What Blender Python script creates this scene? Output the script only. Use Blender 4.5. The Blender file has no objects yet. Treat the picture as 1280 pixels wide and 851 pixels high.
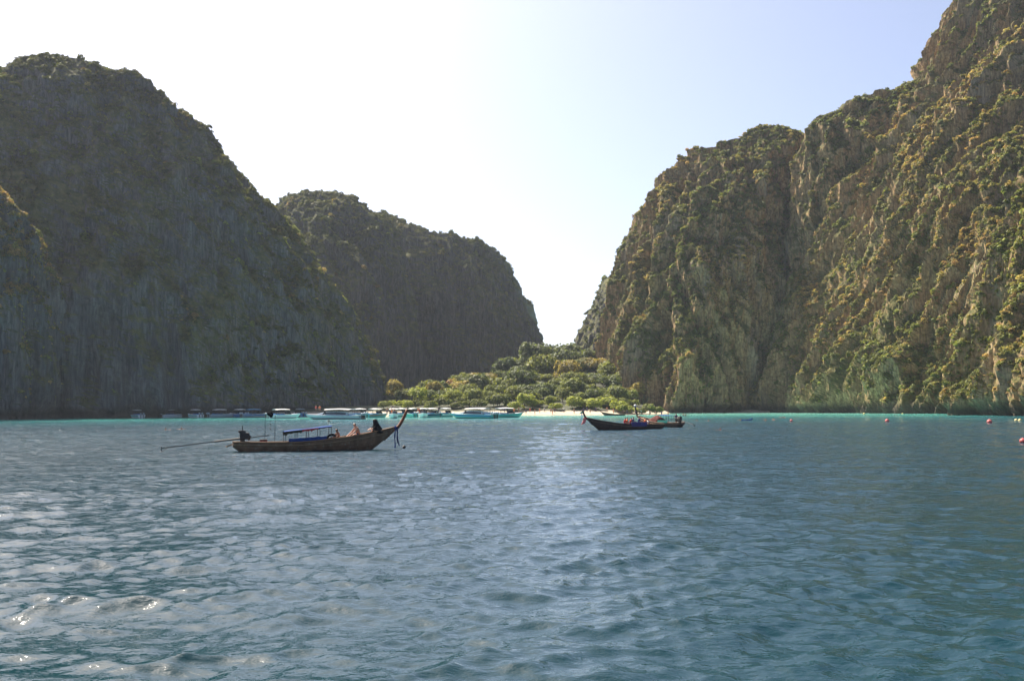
import bpy, bmesh, math, random
import numpy as np
from mathutils import Matrix, Vector

R = math.radians
scene = bpy.context.scene
COL = scene.collection
rng = np.random.default_rng(7)
random.seed(7)

# ------------------------------------------------------------------ camera
CAM = Vector((0.0, 0.0, 2.7))
FPX, PITCH, ROLL = 1300.0, math.atan(83 / 1300.0), R(-0.33)
cam_data = bpy.data.cameras.new('camera')
cam = bpy.data.objects.new('camera', cam_data)
COL.objects.link(cam)
cam_data.sensor_width = 36.0
cam_data.lens = 36.0 * FPX / 1280.0
cam_data.clip_start = 0.1
cam_data.clip_end = 9000.0
CROT = Matrix.Rotation(R(90) + PITCH, 3, 'X') @ Matrix.Rotation(ROLL, 3, 'Z')
cam.location = CAM
cam.rotation_euler = CROT.to_euler()
scene.camera = cam

# ------------------------------------------------------------------ sky, sun, exposure
SUN_EL, SUN_AZ = R(52), R(-39)          # azimuth from +Y, negative to the left
world = bpy.data.worlds.new('World')
scene.world = world
world.use_nodes = True
wn = world.node_tree.nodes
wl = world.node_tree.links
sky = wn.new('ShaderNodeTexSky')
sky.sky_type = 'NISHITA'
sky.sun_disc = False
sky.sun_elevation = SUN_EL
sky.sun_rotation = SUN_AZ
sky.altitude = 0.0
sky.air_density = 0.5
sky.dust_density = 2.9
sky.ozone_density = 1.0
wl.new(sky.outputs[0], wn['Background'].inputs[0])
wn['Background'].inputs[1].default_value = 0.100
sun_data = bpy.data.lights.new('sun', 'SUN')
sun_data.energy = 5.0
sun_data.angle = R(0.5)
sun_data.color = (1.0, 0.91, 0.77)
sun = bpy.data.objects.new('sun', sun_data)
COL.objects.link(sun)
to_sun = Vector((math.sin(SUN_AZ) * math.cos(SUN_EL), math.cos(SUN_AZ) * math.cos(SUN_EL), math.sin(SUN_EL)))
sun.rotation_euler = to_sun.to_track_quat('Z', 'Y').to_euler()
scene.view_settings.view_transform = 'Standard'
scene.view_settings.look = 'None'
scene.view_settings.gamma = 1.0
scene.view_settings.use_curve_mapping = False
scene.view_settings.exposure = 1.35
cy = scene.cycles
cy.use_denoising = True
cy.max_bounces = 6
cy.diffuse_bounces = 2
cy.glossy_bounces = 3
cy.transmission_bounces = 3
cy.volume_bounces = 1
cy.sample_clamp_indirect = 6.0
cy.sample_clamp_direct = 30.0
cy.caustics_reflective = False
cy.caustics_refractive = False

# ------------------------------------------------------------------ helpers
def ray(px, py):
    return CROT @ Vector(((px - 640.0) / FPX, (425.5 - py) / FPX, -1.0))

def at_depth(px, py, Y):
    d = ray(px, py)
    return CAM + d * ((Y - CAM.y) / d.y)

def at_z(px, py, z=0.0):
    d = ray(px, py)
    return CAM + d * ((z - CAM.z) / d.z)

def tag(o, label=None, cat=None, group=None, kind=None):
    if label: o['label'] = label
    if cat: o['category'] = cat
    if group: o['group'] = group
    if kind: o['kind'] = kind
    return o

def empty(name, loc=(0, 0, 0), rz=0.0, scale=1.0):
    o = bpy.data.objects.new(name, None)
    o.empty_display_size = 0.2
    COL.objects.link(o)
    o.location = loc
    o.rotation_euler = (0, 0, rz)
    o.scale = (scale,) * 3
    return o

def children(o):
    return [c for c in bpy.data.objects if c.parent == o]

def copy_tree(o, parent=None):
    c = o.copy()
    COL.objects.link(c)
    c.parent = parent
    for ch in list(o.children):
        copy_tree(ch, c)
    return c

def mesh_from(name, v, f, smooth=False):
    me = bpy.data.meshes.new(name)
    me.from_pydata([tuple(p) for p in v], [], [tuple(q) for q in f])
    if smooth:
        me.polygons.foreach_set('use_smooth', [True] * len(me.polygons))
    me.update()
    return me

def mesh_np(name, v, quads, smooth=True):
    me = bpy.data.meshes.new(name)
    nv, nf = len(v), len(quads)
    me.vertices.add(nv)
    me.vertices.foreach_set('co', np.asarray(v, np.float32).ravel())
    k = quads.shape[1]
    me.loops.add(nf * k)
    me.loops.foreach_set('vertex_index', np.asarray(quads, np.int32).ravel())
    me.polygons.add(nf)
    me.polygons.foreach_set('loop_start', np.arange(0, nf * k, k, dtype=np.int32))
    me.polygons.foreach_set('loop_total', np.full(nf, k, np.int32))
    me.update(calc_edges=True)
    me.polygons.foreach_set('use_smooth', np.full(nf, smooth))
    me.validate()
    return me

def link(name, me, mat=None, parent=None, loc=None):
    o = bpy.data.objects.new(name, me)
    COL.objects.link(o)
    if mat is not None:
        for m in (mat if isinstance(mat, (list, tuple)) else [mat]):
            if len(me.materials) < (len(mat) if isinstance(mat, (list, tuple)) else 1):
                me.materials.append(m)
    o.parent = parent
    if loc is not None:
        o.location = loc
    return o

class MB:
    """collects boxes, tubes, lofts; build() links them as one mesh"""
    def __init__(s):
        s.v, s.f = [], []
    def add(s, v, f):
        b = len(s.v)
        s.v += [tuple(p) for p in v]
        s.f += [tuple(b + i for i in q) for q in f]
        return s
    def box(s, c, size, rot=None, taper=1.0):
        hx, hy, hz = size[0] / 2, size[1] / 2, size[2] / 2
        b = min(hx, hy, hz) * 0.18
        vs, M = [], (rot or Matrix.Identity(3))
        def ring(z, ix, iy, t):
            return [((hx - ix) * t, (hy - b) * t * 1.0 if False else (hy - iy) * t, z)]
        rings = []
        for z, i in ((-hz, b), (-hz + b, 0.0), (hz - b, 0.0), (hz, b)):
            t = 1.0 + (taper - 1.0) * (z + hz) / (2 * hz)
            x, y = (hx - i) * t, (hy - i) * t
            rings.append([(-x, -y, z), (x, -y, z), (x, y, z), (-x, y, z)])
        for r_ in rings:
            for p in r_:
                q = M @ Vector(p)
                vs.append((q.x + c[0], q.y + c[1], q.z + c[2]))
        fs = [(3, 2, 1, 0), (12, 13, 14, 15)]
        for k in range(3):
            for j in range(4):
                a, d = k * 4 + j, k * 4 + (j + 1) % 4
                fs.append((a, d, d + 4, a + 4))
        return s.add(vs, fs)
    def tube(s, pts, rad, n=8, cap=True):
        pts = [Vector(p) for p in pts]
        if not isinstance(rad, (list, tuple)):
            rad = [rad] * len(pts)
        vs, fs = [], []
        up = None
        for i, p in enumerate(pts):
            d = (pts[min(i + 1, len(pts) - 1)] - pts[max(i - 1, 0)]).normalized()
            if up is None:
                up = Vector((0, 0, 1)) if abs(d.z) < 0.9 else Vector((1, 0, 0))
            a = d.cross(up).normalized()
            up = a.cross(d).normalized()
            for k in range(n):
                t = 2 * math.pi * k / n
                vs.append(p + (a * math.cos(t) + up * math.sin(t)) * rad[i])
        for i in range(len(pts) - 1):
            for k in range(n):
                a, b = i * n + k, i * n + (k + 1) % n
                fs.append((a, b, b + n, a + n))
        if cap:
            fs.append(tuple(range(n - 1, -1, -1)))
            m = (len(pts) - 1) * n
            fs.append(tuple(range(m, m + n)))
        return s.add(vs, fs)
    def loft(s, secs, closed=False, caps=False):
        n = len(secs[0])
        vs = [p for r_ in secs for p in r_]
        fs = []
        for i in range(len(secs) - 1):
            for k in range(n if closed else n - 1):
                a, b = i * n + k, i * n + (k + 1) % n
                fs.append((a, b, b + n, a + n))
        if caps:
            fs.append(tuple(range(n - 1, -1, -1)))
            m = (len(secs) - 1) * n
            fs.append(tuple(range(m, m + n)))
        return s.add(vs, fs)
    def ball(s, c, r, nu=12, nv=8):
        if not isinstance(r, (tuple, list)): r = (r, r, r)
        secs = []
        for j in range(nv + 1):
            t = math.pi * j / nv
            t = min(max(t, 0.03), math.pi - 0.03)
            secs.append([(c[0] + r[0] * math.sin(t) * math.cos(2 * math.pi * i / nu), c[1] + r[1] * math.sin(t) * math.sin(2 * math.pi * i / nu), c[2] - r[2] * math.cos(t)) for i in range(nu)])
        return s.loft(secs, closed=True, caps=True)
    def build(s, name, mat, parent=None, smooth=False):
        return link(name, mesh_from(name, s.v, s.f, smooth), mat, parent)

# ------------------------------------------------------------------ numpy noise
def _h(ix, iy, iz, seed):
    h = (ix.astype(np.uint32) * np.uint32(374761393) + iy.astype(np.uint32) * np.uint32(668265263) + iz.astype(np.uint32) * np.uint32(2147483647) + np.uint32(seed * 1013904223 & 0xffffffff))
    h = (h ^ (h >> np.uint32(13))) * np.uint32(1274126177)
    h = h ^ (h >> np.uint32(16))
    h = h * np.uint32(2246822519)
    h = h ^ (h >> np.uint32(15))
    return h.astype(np.float64) / 2147483648.0 - 1.0

def vnoise(x, y, z, seed=0):
    x0, y0, z0 = np.floor(x), np.floor(y), np.floor(z)
    fx, fy, fz = x - x0, y - y0, z - z0
    fx = fx * fx * fx * (fx * (fx * 6 - 15) + 10)
    fy = fy * fy * fy * (fy * (fy * 6 - 15) + 10)
    fz = fz * fz * fz * (fz * (fz * 6 - 15) + 10)
    ix, iy, iz = x0.astype(np.int64), y0.astype(np.int64), z0.astype(np.int64)
    r = 0
    for dx in (0, 1):
        wx = fx if dx else 1 - fx
        for dy in (0, 1):
            wy = fy if dy else 1 - fy
            for dz in (0, 1):
                wz = fz if dz else 1 - fz
                r = r + wx * wy * wz * _h(ix + dx, iy + dy, iz + dz, seed)
    return r

def fbm(x, y, z, seed, octv=4, gain=0.5):
    a, r, f = 1.0, 0.0, 1.0
    for o in range(octv):
        r = r + a * vnoise(x * f + 17.3 * o, y * f - 9.1 * o, z * f + 4.7 * o, seed + o)
        a *= gain
        f *= 2.03
    return r

def sstep(a, b, x):
    t = np.clip((x - a) / (b - a), 0, 1)
    return t * t * (3 - 2 * t)

# ------------------------------------------------------------------ materials
MATS = {}
def new_mat(name):
    m = bpy.data.materials.new(name)
    m.use_nodes = True
    nt = m.node_tree
    b = nt.nodes['Principled BSDF']
    MATS[name] = m
    return m, nt, b

def nnoise(nt, scale, detail=4, rough=0.55, vec=None, dim='3D'):
    n = nt.nodes.new('ShaderNodeTexNoise')
    n.noise_dimensions = dim
    n.inputs['Scale'].default_value = scale
    n.inputs['Detail'].default_value = detail
    n.inputs['Roughness'].default_value = rough
    if vec is not None: nt.links.new(vec, n.inputs['Vector'])
    return n

def ramp(nt, fac, stops):
    r = nt.nodes.new('ShaderNodeValToRGB')
    e = r.color_ramp.elements
    while len(e) < len(stops): e.new(0.5)
    for i, (p, c) in enumerate(stops):
        e[i].position = p
        e[i].color = (*c, 1.0) if len(c) == 3 else c
    nt.links.new(fac, r.inputs[0])
    return r

def mixc(nt, fac, a, b, mode='MIX'):
    m = nt.nodes.new('ShaderNodeMix')
    m.data_type = 'RGBA'
    m.blend_type = mode
    for s_, v in ((m.inputs['Factor'], fac), (m.inputs['A'], a), (m.inputs['B'], b)):
        if isinstance(v, (int, float)): s_.default_value = v
        elif isinstance(v, tuple): s_.default_value = (*v[:3], 1.0)
        else: nt.links.new(v, s_)
    return m.outputs['Result']

def math_n(nt, op, a, b=None, clamp=False):
    m = nt.nodes.new('ShaderNodeMath')
    m.operation = op
    m.use_clamp = clamp
    for i, v in enumerate((a, b)):
        if v is None: continue
        if isinstance(v, (int, float)): m.inputs[i].default_value = v
        else: nt.links.new(v, m.inputs[i])
    return m.outputs[0]

def mapping(nt, vec, scale):
    m = nt.nodes.new('ShaderNodeMapping')
    m.inputs['Scale'].default_value = scale
    nt.links.new(vec, m.inputs['Vector'])
    return m.outputs[0]

def bump(nt, h, strength, dist, normal=None):
    b = nt.nodes.new('ShaderNodeBump')
    b.inputs['Strength'].default_value = strength
    b.inputs['Distance'].default_value = dist
    nt.links.new(h, b.inputs['Height'])
    if normal is not None: nt.links.new(normal, b.inputs['Normal'])
    return b.outputs[0]

def simple(name, col, rough=0.6, spec=0.3, metal=0.0, var=0.18, scale=6.0, wear=None):
    """painted / cloth / wood surface with blotchy variation and a little relief"""
    m, nt, b = new_mat(name)
    tc = nt.nodes.new('ShaderNodeTexCoord')
    n = nnoise(nt, scale, 5, 0.6, tc.outputs['Object'])
    lo = tuple(c * (1 - var) for c in col)
    hi = tuple(min(1, c * (1 + var)) for c in col)
    r = ramp(nt, n.outputs['Fac'], [(0.3, lo), (0.7, hi)])
    out = r.outputs[0]
    if wear:
        n2 = nnoise(nt, scale * 2.3, 6, 0.7, tc.outputs['Object'])
        f = ramp(nt, n2.outputs['Fac'], [(0.55, (0, 0, 0)), (0.68, (1, 1, 1))])
        out = mixc(nt, f.outputs[0], out, wear)
    nt.links.new(out, b.inputs['Base Color'])
    b.inputs['Roughness'].default_value = rough
    b.inputs['Specular IOR Level'].default_value = spec
    b.inputs['Metallic'].default_value = metal
    nt.links.new(bump(nt, n.outputs['Fac'], 0.15, 0.02), b.inputs['Normal'])
    return m

# --- limestone of the cliffs: grey rock, tan and rusty stains, dark vertical streaks, green film on ledges
def rock_mat(name, stain, green, base=(0.17, 0.17, 0.175)):
    m, nt, b = new_mat(name)
    geo = nt.nodes.new('ShaderNodeNewGeometry')
    P = geo.outputs['Position']
    nbig = nnoise(nt, 0.045, 5, 0.6, P)
    nstreak = nnoise(nt, 1.0, 6, 0.65, mapping(nt, P, (0.55, 0.55, 0.045)))
    nfine = nnoise(nt, 0.9, 6, 0.7, P)
    nstain = nnoise(nt, 1.0, 5, 0.6, mapping(nt, P, (0.09, 0.09, 0.03)))
    c0 = ramp(nt, nstreak.outputs['Fac'], [(0.3, tuple(c * 0.5 for c in base)), (0.5, base), (0.75, tuple(c * 1.7 for c in base))]).outputs[0]
    nst2 = nnoise(nt, 1.0, 5, 0.7, mapping(nt, P, (1.5, 1.5, 0.16)))
    v2 = ramp(nt, nst2.outputs['Fac'], [(0.32, (0.42, 0.42, 0.44)), (0.5, (1, 1, 1)), (0.7, (1.7, 1.62, 1.5))]).outputs[0]
    st = ramp(nt, nstain.outputs['Fac'], [(0.5 - stain * 0.22, (0, 0, 0)), (0.66 - stain * 0.12, (1, 1, 1))]).outputs[0]
    sc = ramp(nt, nfine.outputs['Fac'], [(0.3, (0.12, 0.068, 0.036)), (0.55, (0.31, 0.205, 0.10)), (0.75, (0.48, 0.36, 0.20))]).outputs[0]
    c1 = mixc(nt, math_n(nt, 'MULTIPLY', st, min(1.0, stain * 0.9)), c0, sc)
    c1 = mixc(nt, 1.0, c1, v2, 'MULTIPLY')
    # green film where the surface looks up, and in patches
    sep = nt.nodes.new('ShaderNodeSeparateXYZ')
    nt.links.new(geo.outputs['Normal'], sep.inputs[0])
    g = math_n(nt, 'ADD', math_n(nt, 'MULTIPLY', sep.outputs['Z'], 0.9), math_n(nt, 'ADD', nbig.outputs['Fac'], math_n(nt, 'MULTIPLY', nfine.outputs['Fac'], 0.7)))
    gf = ramp(nt, math_n(nt, 'MULTIPLY', g, 0.5), [(0.56 - green * 0.2, (0, 0, 0)), (0.68 - green * 0.2, (1, 1, 1))]).outputs[0]
    gc = ramp(nt, nnoise(nt, 0.35, 5, 0.7, P).outputs['Fac'], [(0.3, (0.022, 0.032, 0.012)), (0.5, (0.07, 0.075, 0.022)), (0.7, (0.15, 0.125, 0.045))]).outputs[0]
    c2 = mixc(nt, math_n(nt, 'MULTIPLY', gf, 0.92), c1, gc)
    # darker rock near the waterline, mask in tide
    sp = nt.nodes.new('ShaderNodeSeparateXYZ')
    nt.links.new(P, sp.inputs[0])
    h = math_n(nt, 'ADD', sp.outputs['Z'], math_n(nt, 'MULTIPLY', nbig.outputs['Fac'], -3.0))
    foot_band = ramp(nt, math_n(nt, 'MULTIPLY', h, 0.17, True), [(0.02, (1, 1, 1)), (0.4, (0, 0, 0))]).outputs[0]
    c3 = mixc(nt, math_n(nt, 'MULTIPLY', foot_band, 0.85), c2, (0.035, 0.03, 0.026))
    nt.links.new(c3, b.inputs['Base Color'])
    b.inputs['Roughness'].default_value = 0.9
    b.inputs['Specular IOR Level'].default_value = 0.15
    nb = bump(nt, nstreak.outputs['Fac'], 0.35, 1.0)
    nb = bump(nt, nst2.outputs['Fac'], 0.35, 0.6, nb)
    nb = bump(nt, nfine.outputs['Fac'], 0.3, 0.6, nb)
    nt.links.new(nb, b.inputs['Normal'])
    return m

# --- leaves, colour from the object (trees) or from the instance (scrub on the cliffs)
def leaf_mat(name, instanced):
    m, nt, b = new_mat(name)
    if instanced:
        a = nt.nodes.new('ShaderNodeAttribute')
        a.attribute_type = 'INSTANCER'
        a.attribute_name = 'tint'
        col = a.outputs['Color']
    else:
        a = nt.nodes.new('ShaderNodeObjectInfo')
        col = a.outputs['Color']
    geo = nt.nodes.new('ShaderNodeNewGeometry')
    v = ramp(nt, geo.outputs['Random Per Island'], [(0.0, (0.55, 0.55, 0.5)), (0.5, (1.0, 1.0, 1.0)), (1.0, (1.5, 1.4, 1.15))]).outputs[0]
    c = mixc(nt, 1.0, col, v, 'MULTIPLY')
    nt.links.new(c, b.inputs['Base Color'])
    b.inputs['Roughness'].default_value = 0.6
    b.inputs['Specular IOR Level'].default_value = 0.25
    tr = nt.nodes.new('ShaderNodeBsdfTranslucent')
    nt.links.new(mixc(nt, 1.0, c, (1.15, 1.1, 0.6), 'MULTIPLY'), tr.inputs['Color'])
    mx = nt.nodes.new('ShaderNodeMixShader')
    mx.inputs[0].default_value = 0.45
    nt.links.new(b.outputs[0], mx.inputs[1])
    nt.links.new(tr.outputs[0], mx.inputs[2])
    nt.links.new(mx.outputs[0], nt.nodes['Material Output'].inputs['Surface'])
    return m

M_leaf = leaf_mat('tree_leaf', False)
M_scrub = leaf_mat('scrub_leaf', True)
M_bark = simple('bark', (0.14, 0.11, 0.085), 0.9, 0.1, var=0.35, scale=3)

def sand_mat():
    m, nt, b = new_mat('beach_sand')
    geo = nt.nodes.new('ShaderNodeNewGeometry')
    P = geo.outputs['Position']
    n = nnoise(nt, 0.4, 6, 0.7, P)
    c = ramp(nt, n.outputs['Fac'], [(0.3, (0.30, 0.255, 0.19)), (0.7, (0.44, 0.385, 0.30))]).outputs[0]
    sp = nt.nodes.new('ShaderNodeSeparateXYZ')
    nt.links.new(P, sp.inputs[0])
    h = math_n(nt, 'ADD', sp.outputs['Z'], math_n(nt, 'MULTIPLY', n.outputs['Fac'], 1.2))
    soil = ramp(nt, math_n(nt, 'MULTIPLY', h, 0.2, True), [(0.34, (0, 0, 0)), (0.46, (1, 1, 1))]).outputs[0]
    sc = ramp(nt, nnoise(nt, 0.25, 6, 0.7, P).outputs['Fac'], [(0.35, (0.02, 0.026, 0.010)), (0.65, (0.05, 0.052, 0.022))]).outputs[0]
    wet = ramp(nt, math_n(nt, 'MULTIPLY', sp.outputs['Z'], 1.0, True), [(0.05, (0.62, 0.58, 0.5)), (0.35, (1, 1, 1))]).outputs[0]
    nt.links.new(mixc(nt, soil, mixc(nt, 1.0, c, wet, 'MULTIPLY'), sc), b.inputs['Base Color'])
    b.inputs['Roughness'].default_value = 0.95
    nt.links.new(bump(nt, n.outputs['Fac'], 0.4, 0.3), b.inputs['Normal'])
    return m

def sea_mat():
    m, nt, b = new_mat('sea_water')
    geo = nt.nodes.new('ShaderNodeNewGeometry')
    P = geo.outputs['Position']
    sp = nt.nodes.new('ShaderNodeSeparateXYZ')
    nt.links.new(P, sp.inputs[0])
    nb = nnoise(nt, 0.03, 3, 0.5, P)
    # shallow sandy shelf along the shore shows turquoise through the water
    d = math_n(nt, 'ADD', math_n(nt, 'DIVIDE', sp.outputs['Y'], 330.0), math_n(nt, 'MULTIPLY', math_n(nt, 'SUBTRACT', nb.outputs['Fac'], 0.5), 0.18))
    c = ramp(nt, d, [(0.0, (0.003, 0.026, 0.033)), (0.10, (0.004, 0.028, 0.040)), (0.45, (0.011, 0.050, 0.074)), (0.66, (0.018, 0.11, 0.13)), (0.86, (0.07, 0.31, 0.27)), (1.0, (0.17, 0.43, 0.36))]).outputs[0]
    nt.links.new(c, b.inputs['Base Color'])
    b.inputs['Roughness'].default_value = 0.02
    b.inputs['IOR'].default_value = 1.333
    b.inputs['Specular IOR Level'].default_value = 0.5
    r1 = nnoise(nt, 1.0, 4, 0.62, mapping(nt, P, (1.1, 1.9, 1.0)))
    r2 = nnoise(nt, 1.0, 3, 0.6, mapping(nt, P, (4.5, 7.0, 3.0)))
    r1.inputs['Distortion'].default_value = 0.6
    ruffle = ramp(nt, math_n(nt, 'DIVIDE', sp.outputs['Y'], 200.0), [(0.08, (0.10, 0.10, 0.10)), (0.40, (1, 1, 1))]).outputs[0]   # the lee close in is smoother
    n1 = bump(nt, math_n(nt, 'MULTIPLY', r1.outputs['Fac'], ruffle), 1.0, 0.26)
    n2 = bump(nt, r2.outputs['Fac'], 1.0, 0.020, n1)
    nt.links.new(n2, b.inputs['Normal'])
    return m

M_sea = sea_mat()
M_sand = sand_mat()

# ------------------------------------------------------------------ the sea
def build_sea():
    fine = np.linspace(R(-35), R(35), 620)
    rest = np.linspace(R(35), R(325), 74)[1:-1]
    ang = np.concatenate([fine, rest])                      # 0 = +Y, clockwise
    rr = np.concatenate([np.array([0.6, 2.0, 4.0]), np.geomspace(7.0, 430.0, 820), np.geomspace(460, 2500, 14)])
    na, nr = len(ang), len(rr)
    RR, AA = np.meshgrid(rr, ang, indexing='ij')
    X, Y = RR * np.sin(AA), RR * np.cos(AA)
    dr = np.gradient(rr)[:, None] * np.ones((1, na))
    isf = (np.abs(AA) <= R(35.2))
    Z = np.zeros_like(X); DX = np.zeros_like(X); DY = np.zeros_like(X)
    patch = 1.0 + 0.45 * fbm(X / 14, Y / 26, X * 0, 91, 3)
    g = np.random.default_rng(5)
    for i in range(120):
        lam = 0.30 * (20.0 ** (i / 119.0)) * g.uniform(0.9, 1.1)
        k = 2 * math.pi / lam
        th = R(-78) + g.normal(0, 0.8 if lam < 0.8 else 0.5)                     # running mostly towards the camera
        kx, ky = k * math.cos(th), k * math.sin(th)
        slope = 0.036 if lam < 0.9 else (0.021 if lam < 2.2 else 0.012)
        a = slope / k * g.uniform(0.5, 1.3)
        keep = sstep(2.0, 3.2, lam / dr) * isf
        if keep.max() <= 0: continue
        ph = kx * X + ky * Y + g.uniform(0, 6.283)
        A = a * keep * patch
        Z += A * np.cos(ph)
        DX -= A * np.sin(ph) * kx / k * 0.9
        DY -= A * np.sin(ph) * ky / k * 0.9
    V = np.stack([X + DX, Y + DY, Z], -1).reshape(-1, 3)
    idx = np.arange(na * nr).reshape(nr, na)
    nx = np.roll(idx, -1, axis=1)
    q = np.stack([idx[:-1], idx[1:], nx[1:], nx[:-1]], -1).reshape(-1, 4)
    c = len(V)
    me = mesh_np('sea', V, q)
    o = link('sea', me, M_sea)
    tag(o, 'rippled blue-green bay water with sun glints, turquoise along the shore', 'sea', kind='structure')
build_sea()

# ------------------------------------------------------------------ cliffs
def poly_world(pts, Y0, Ym, lean=0.0):
    pyb, pya = pts[0][1], pts[-1][1]
    out = []
    for px, py in pts:
        u = max(0.0, (pyb - py) / (pyb - pya))
        w = at_depth(px, py, Y0 + (Ym - Y0) * u * u + lean * u)
        out.append((w.x, w.y, w.z))
    return np.array(out)

def cliff(name, label, Lp, Rp, YL, YR, front, back, ncol, nrow, mat, prof=2.6, top_round=0.5, nexp=2.3, seed=1, amp=(5.0, 2.4, 1.0, 0.45), shear=0.0, per=(24, 8, 3.2), lumk=0.6, ledge=0.0, plate=2.0, lean=0.0):
    Ym = (YL + YR) / 2
    L, Rr = poly_world(Lp, YL, Ym, lean), poly_world(Rp, YR, Ym, lean)
    L[0, 2] = Rr[0, 2] = 0.0
    zt = L[-1, 2]
    Rr[-1] = L[-1]
    for A in (L, Rr):
        for i in range(1, len(A)):
            A[i, 2] = max(A[i, 2], A[i - 1, 2] + 0.05)
        A[-1, 2] = max(A[-1, 2], zt)
    zt = max(L[-1, 2], Rr[-1, 2]); L[-1, 2] = Rr[-1, 2] = zt
    zs = np.linspace(0, zt, 4000)
    xl, yl = np.interp(zs, L[:, 2], L[:, 0]), np.interp(zs, L[:, 2], L[:, 1])
    xr, yr = np.interp(zs, Rr[:, 2], Rr[:, 0]), np.interp(zs, Rr[:, 2], Rr[:, 1])
    zf = zs / zt
    df = np.maximum(1 - zf ** prof, 0) ** top_round
    w = np.sqrt(np.diff(zs) ** 2 + 0.35 * np.diff(xl) ** 2 + 0.35 * np.diff(xr) ** 2 + 0.35 * (np.diff(df) * front) ** 2)
    s = np.concatenate([[0], np.cumsum(w)])
    zi = np.interp(np.linspace(0, s[-1], nrow), s, zs)
    zlev = np.concatenate([[-7.0, -3.0], zi])
    z0 = np.maximum(zlev, 0)
    xl, yl, xr, yr, df = (np.interp(z0, zs, a) for a in (xl, yl, xr, yr, df))
    nf = int(ncol * 0.72)
    ph = np.concatenate([np.linspace(0, math.pi, nf, endpoint=False), np.linspace(math.pi, 2 * math.pi, ncol - nf, endpoint=False)])
    co, si = np.cos(ph), np.sin(ph)
    co2 = np.sign(co) * np.abs(co) ** (2 / nexp)
    si2 = np.sign(si) * np.abs(si) ** (2 / nexp)
    Cx, Cy = (xl + xr) / 2, (yl + yr) / 2
    Ax, Ay = (xr - xl) / 2, (yr - yl) / 2
    al = np.sqrt(Ax ** 2 + Ay ** 2) + 1e-6
    dep = np.where(si2 > 0, front, back)[None, :] * df[:, None] * si2[None, :]
    X = Cx[:, None] + Ax[:, None] * co2[None]
    Y = Cy[:, None] + Ay[:, None] * co2[None]
    dist = np.sqrt(X ** 2 + Y ** 2)                          # the face swells out towards the open bay
    X, Y = X - X / dist * dep, Y - Y / dist * dep
    Z = np.repeat(zlev[:, None], ncol, 1)
    def normals(X, Y, Z):
        P = np.stack([X, Y, Z], -1)
        du = np.roll(P, -1, 1) - np.roll(P, 1, 1)
        dv = np.gradient(P, axis=0)
        n = np.cross(dv, du)
        n /= np.linalg.norm(n, axis=-1, keepdims=True) + 1e-9
        return n
    N = normals(X, Y, Z)
    # outward check
    cxm, cym = X.mean(), Y.mean()
    if ((X - cxm) * N[..., 0] + (Y - cym) * N[..., 1]).mean() < 0: N = -N
    xs = X + shear * Z
    wob = 6.0 * vnoise(X / 40, Y / 40, Z / 30, seed + 50)
    r1 = 1 - 2 * np.abs(fbm((xs + wob) / per[0], Y / per[0], Z / (per[0] * 6.0), seed, 2, 0.45))
    r2 = 1 - 2 * np.abs(fbm((xs + 0.6 * wob) / per[1], Y / per[1], Z / (per[1] * 7.0), seed + 9, 2, 0.5))
    r3 = 1 - 2 * np.abs(fbm((xs + 0.3 * wob) / per[2], Y / per[2], Z / (per[2] * 6.0), seed + 15, 2, 0.5))
    n3 = fbm(xs / 5.0, Y / 5.0, Z / 9.0, seed + 21, 3, 0.55)
    n4 = fbm(xs / 1.5, Y / 1.5, Z / 3.2, seed + 33, 2, 0.6)
    lum = fbm(X / 45, Y / 45, Z / 60, seed + 77, 2)
    D = -1.2 + amp[0] * (r1 - 0.5) + amp[1] * (r2 - 0.5) + amp[2] * (r3 - 0.5) + amp[2] * n3 * 0.5 + amp[3] * n4 + amp[0] * lumk * lum
    qn = fbm(xs / 6.0, Y / 6.0, Z / 13.0, seed + 61, 2, 0.5) * 4.0
    qf = np.floor(qn); D += plate * ((qf + sstep(0.35, 0.65, qn - qf)) / 4.0)
    # ledges
    zz = Z + 4 * vnoise(X / 18, Y / 18, Z / 30, seed + 5)
    D += amp[2] * ledge * (sstep(0.25, 0.75, np.abs(((zz / 13.0) % 1.0) * 2 - 1)) - 0.5)
    # sea-cut notch along the waterline
    D -= (2.6 + 1.6 * vnoise(X / 9, Y / 9, Z * 0, seed + 3)) * (1 - sstep(0.8, 4.2, Z + 1.2 * vnoise(X / 6, Y / 6, Z * 0, seed + 4)))
    lim = np.clip(al / 28.0, 0.10, 1.0)[:, None]
    D *= lim
    X, Y, Z = X + N[..., 0] * D, Y + N[..., 1] * D, Z + N[..., 2] * D * 0.6
    V = np.stack([X, Y, Z], -1)
    idx = np.arange(X.size).reshape(X.shape)
    nx = np.roll(idx, -1, 1)
    q = np.stack([idx[:-1], nx[:-1], nx[1:], idx[1:]], -1).reshape(-1, 4)
    me = mesh_np(name, V.reshape(-1, 3), q, smooth=False)
    o = link(name, me, mat)
    tag(o, label, 'cliff', kind='structure')
    # face samples for the scrub
    P = V.reshape(-1, 3)
    a, b, c, d = (P[q[:, k]] for k in range(4))
    cr = np.cross(c - a, d - b)
    area = np.linalg.norm(cr, axis=1) * 0.5
    fn = cr / (2 * area[:, None] + 1e-9)
    cen = (a + b + c + d) / 4
    if (fn[:, 2] * (cen[:, 2] > zt * 0.8)).sum() < 0: fn = -fn
    return dict(cen=cen, n=fn, area=area, zt=zt, corners=(a, b, c, d), obj=o)

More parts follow.
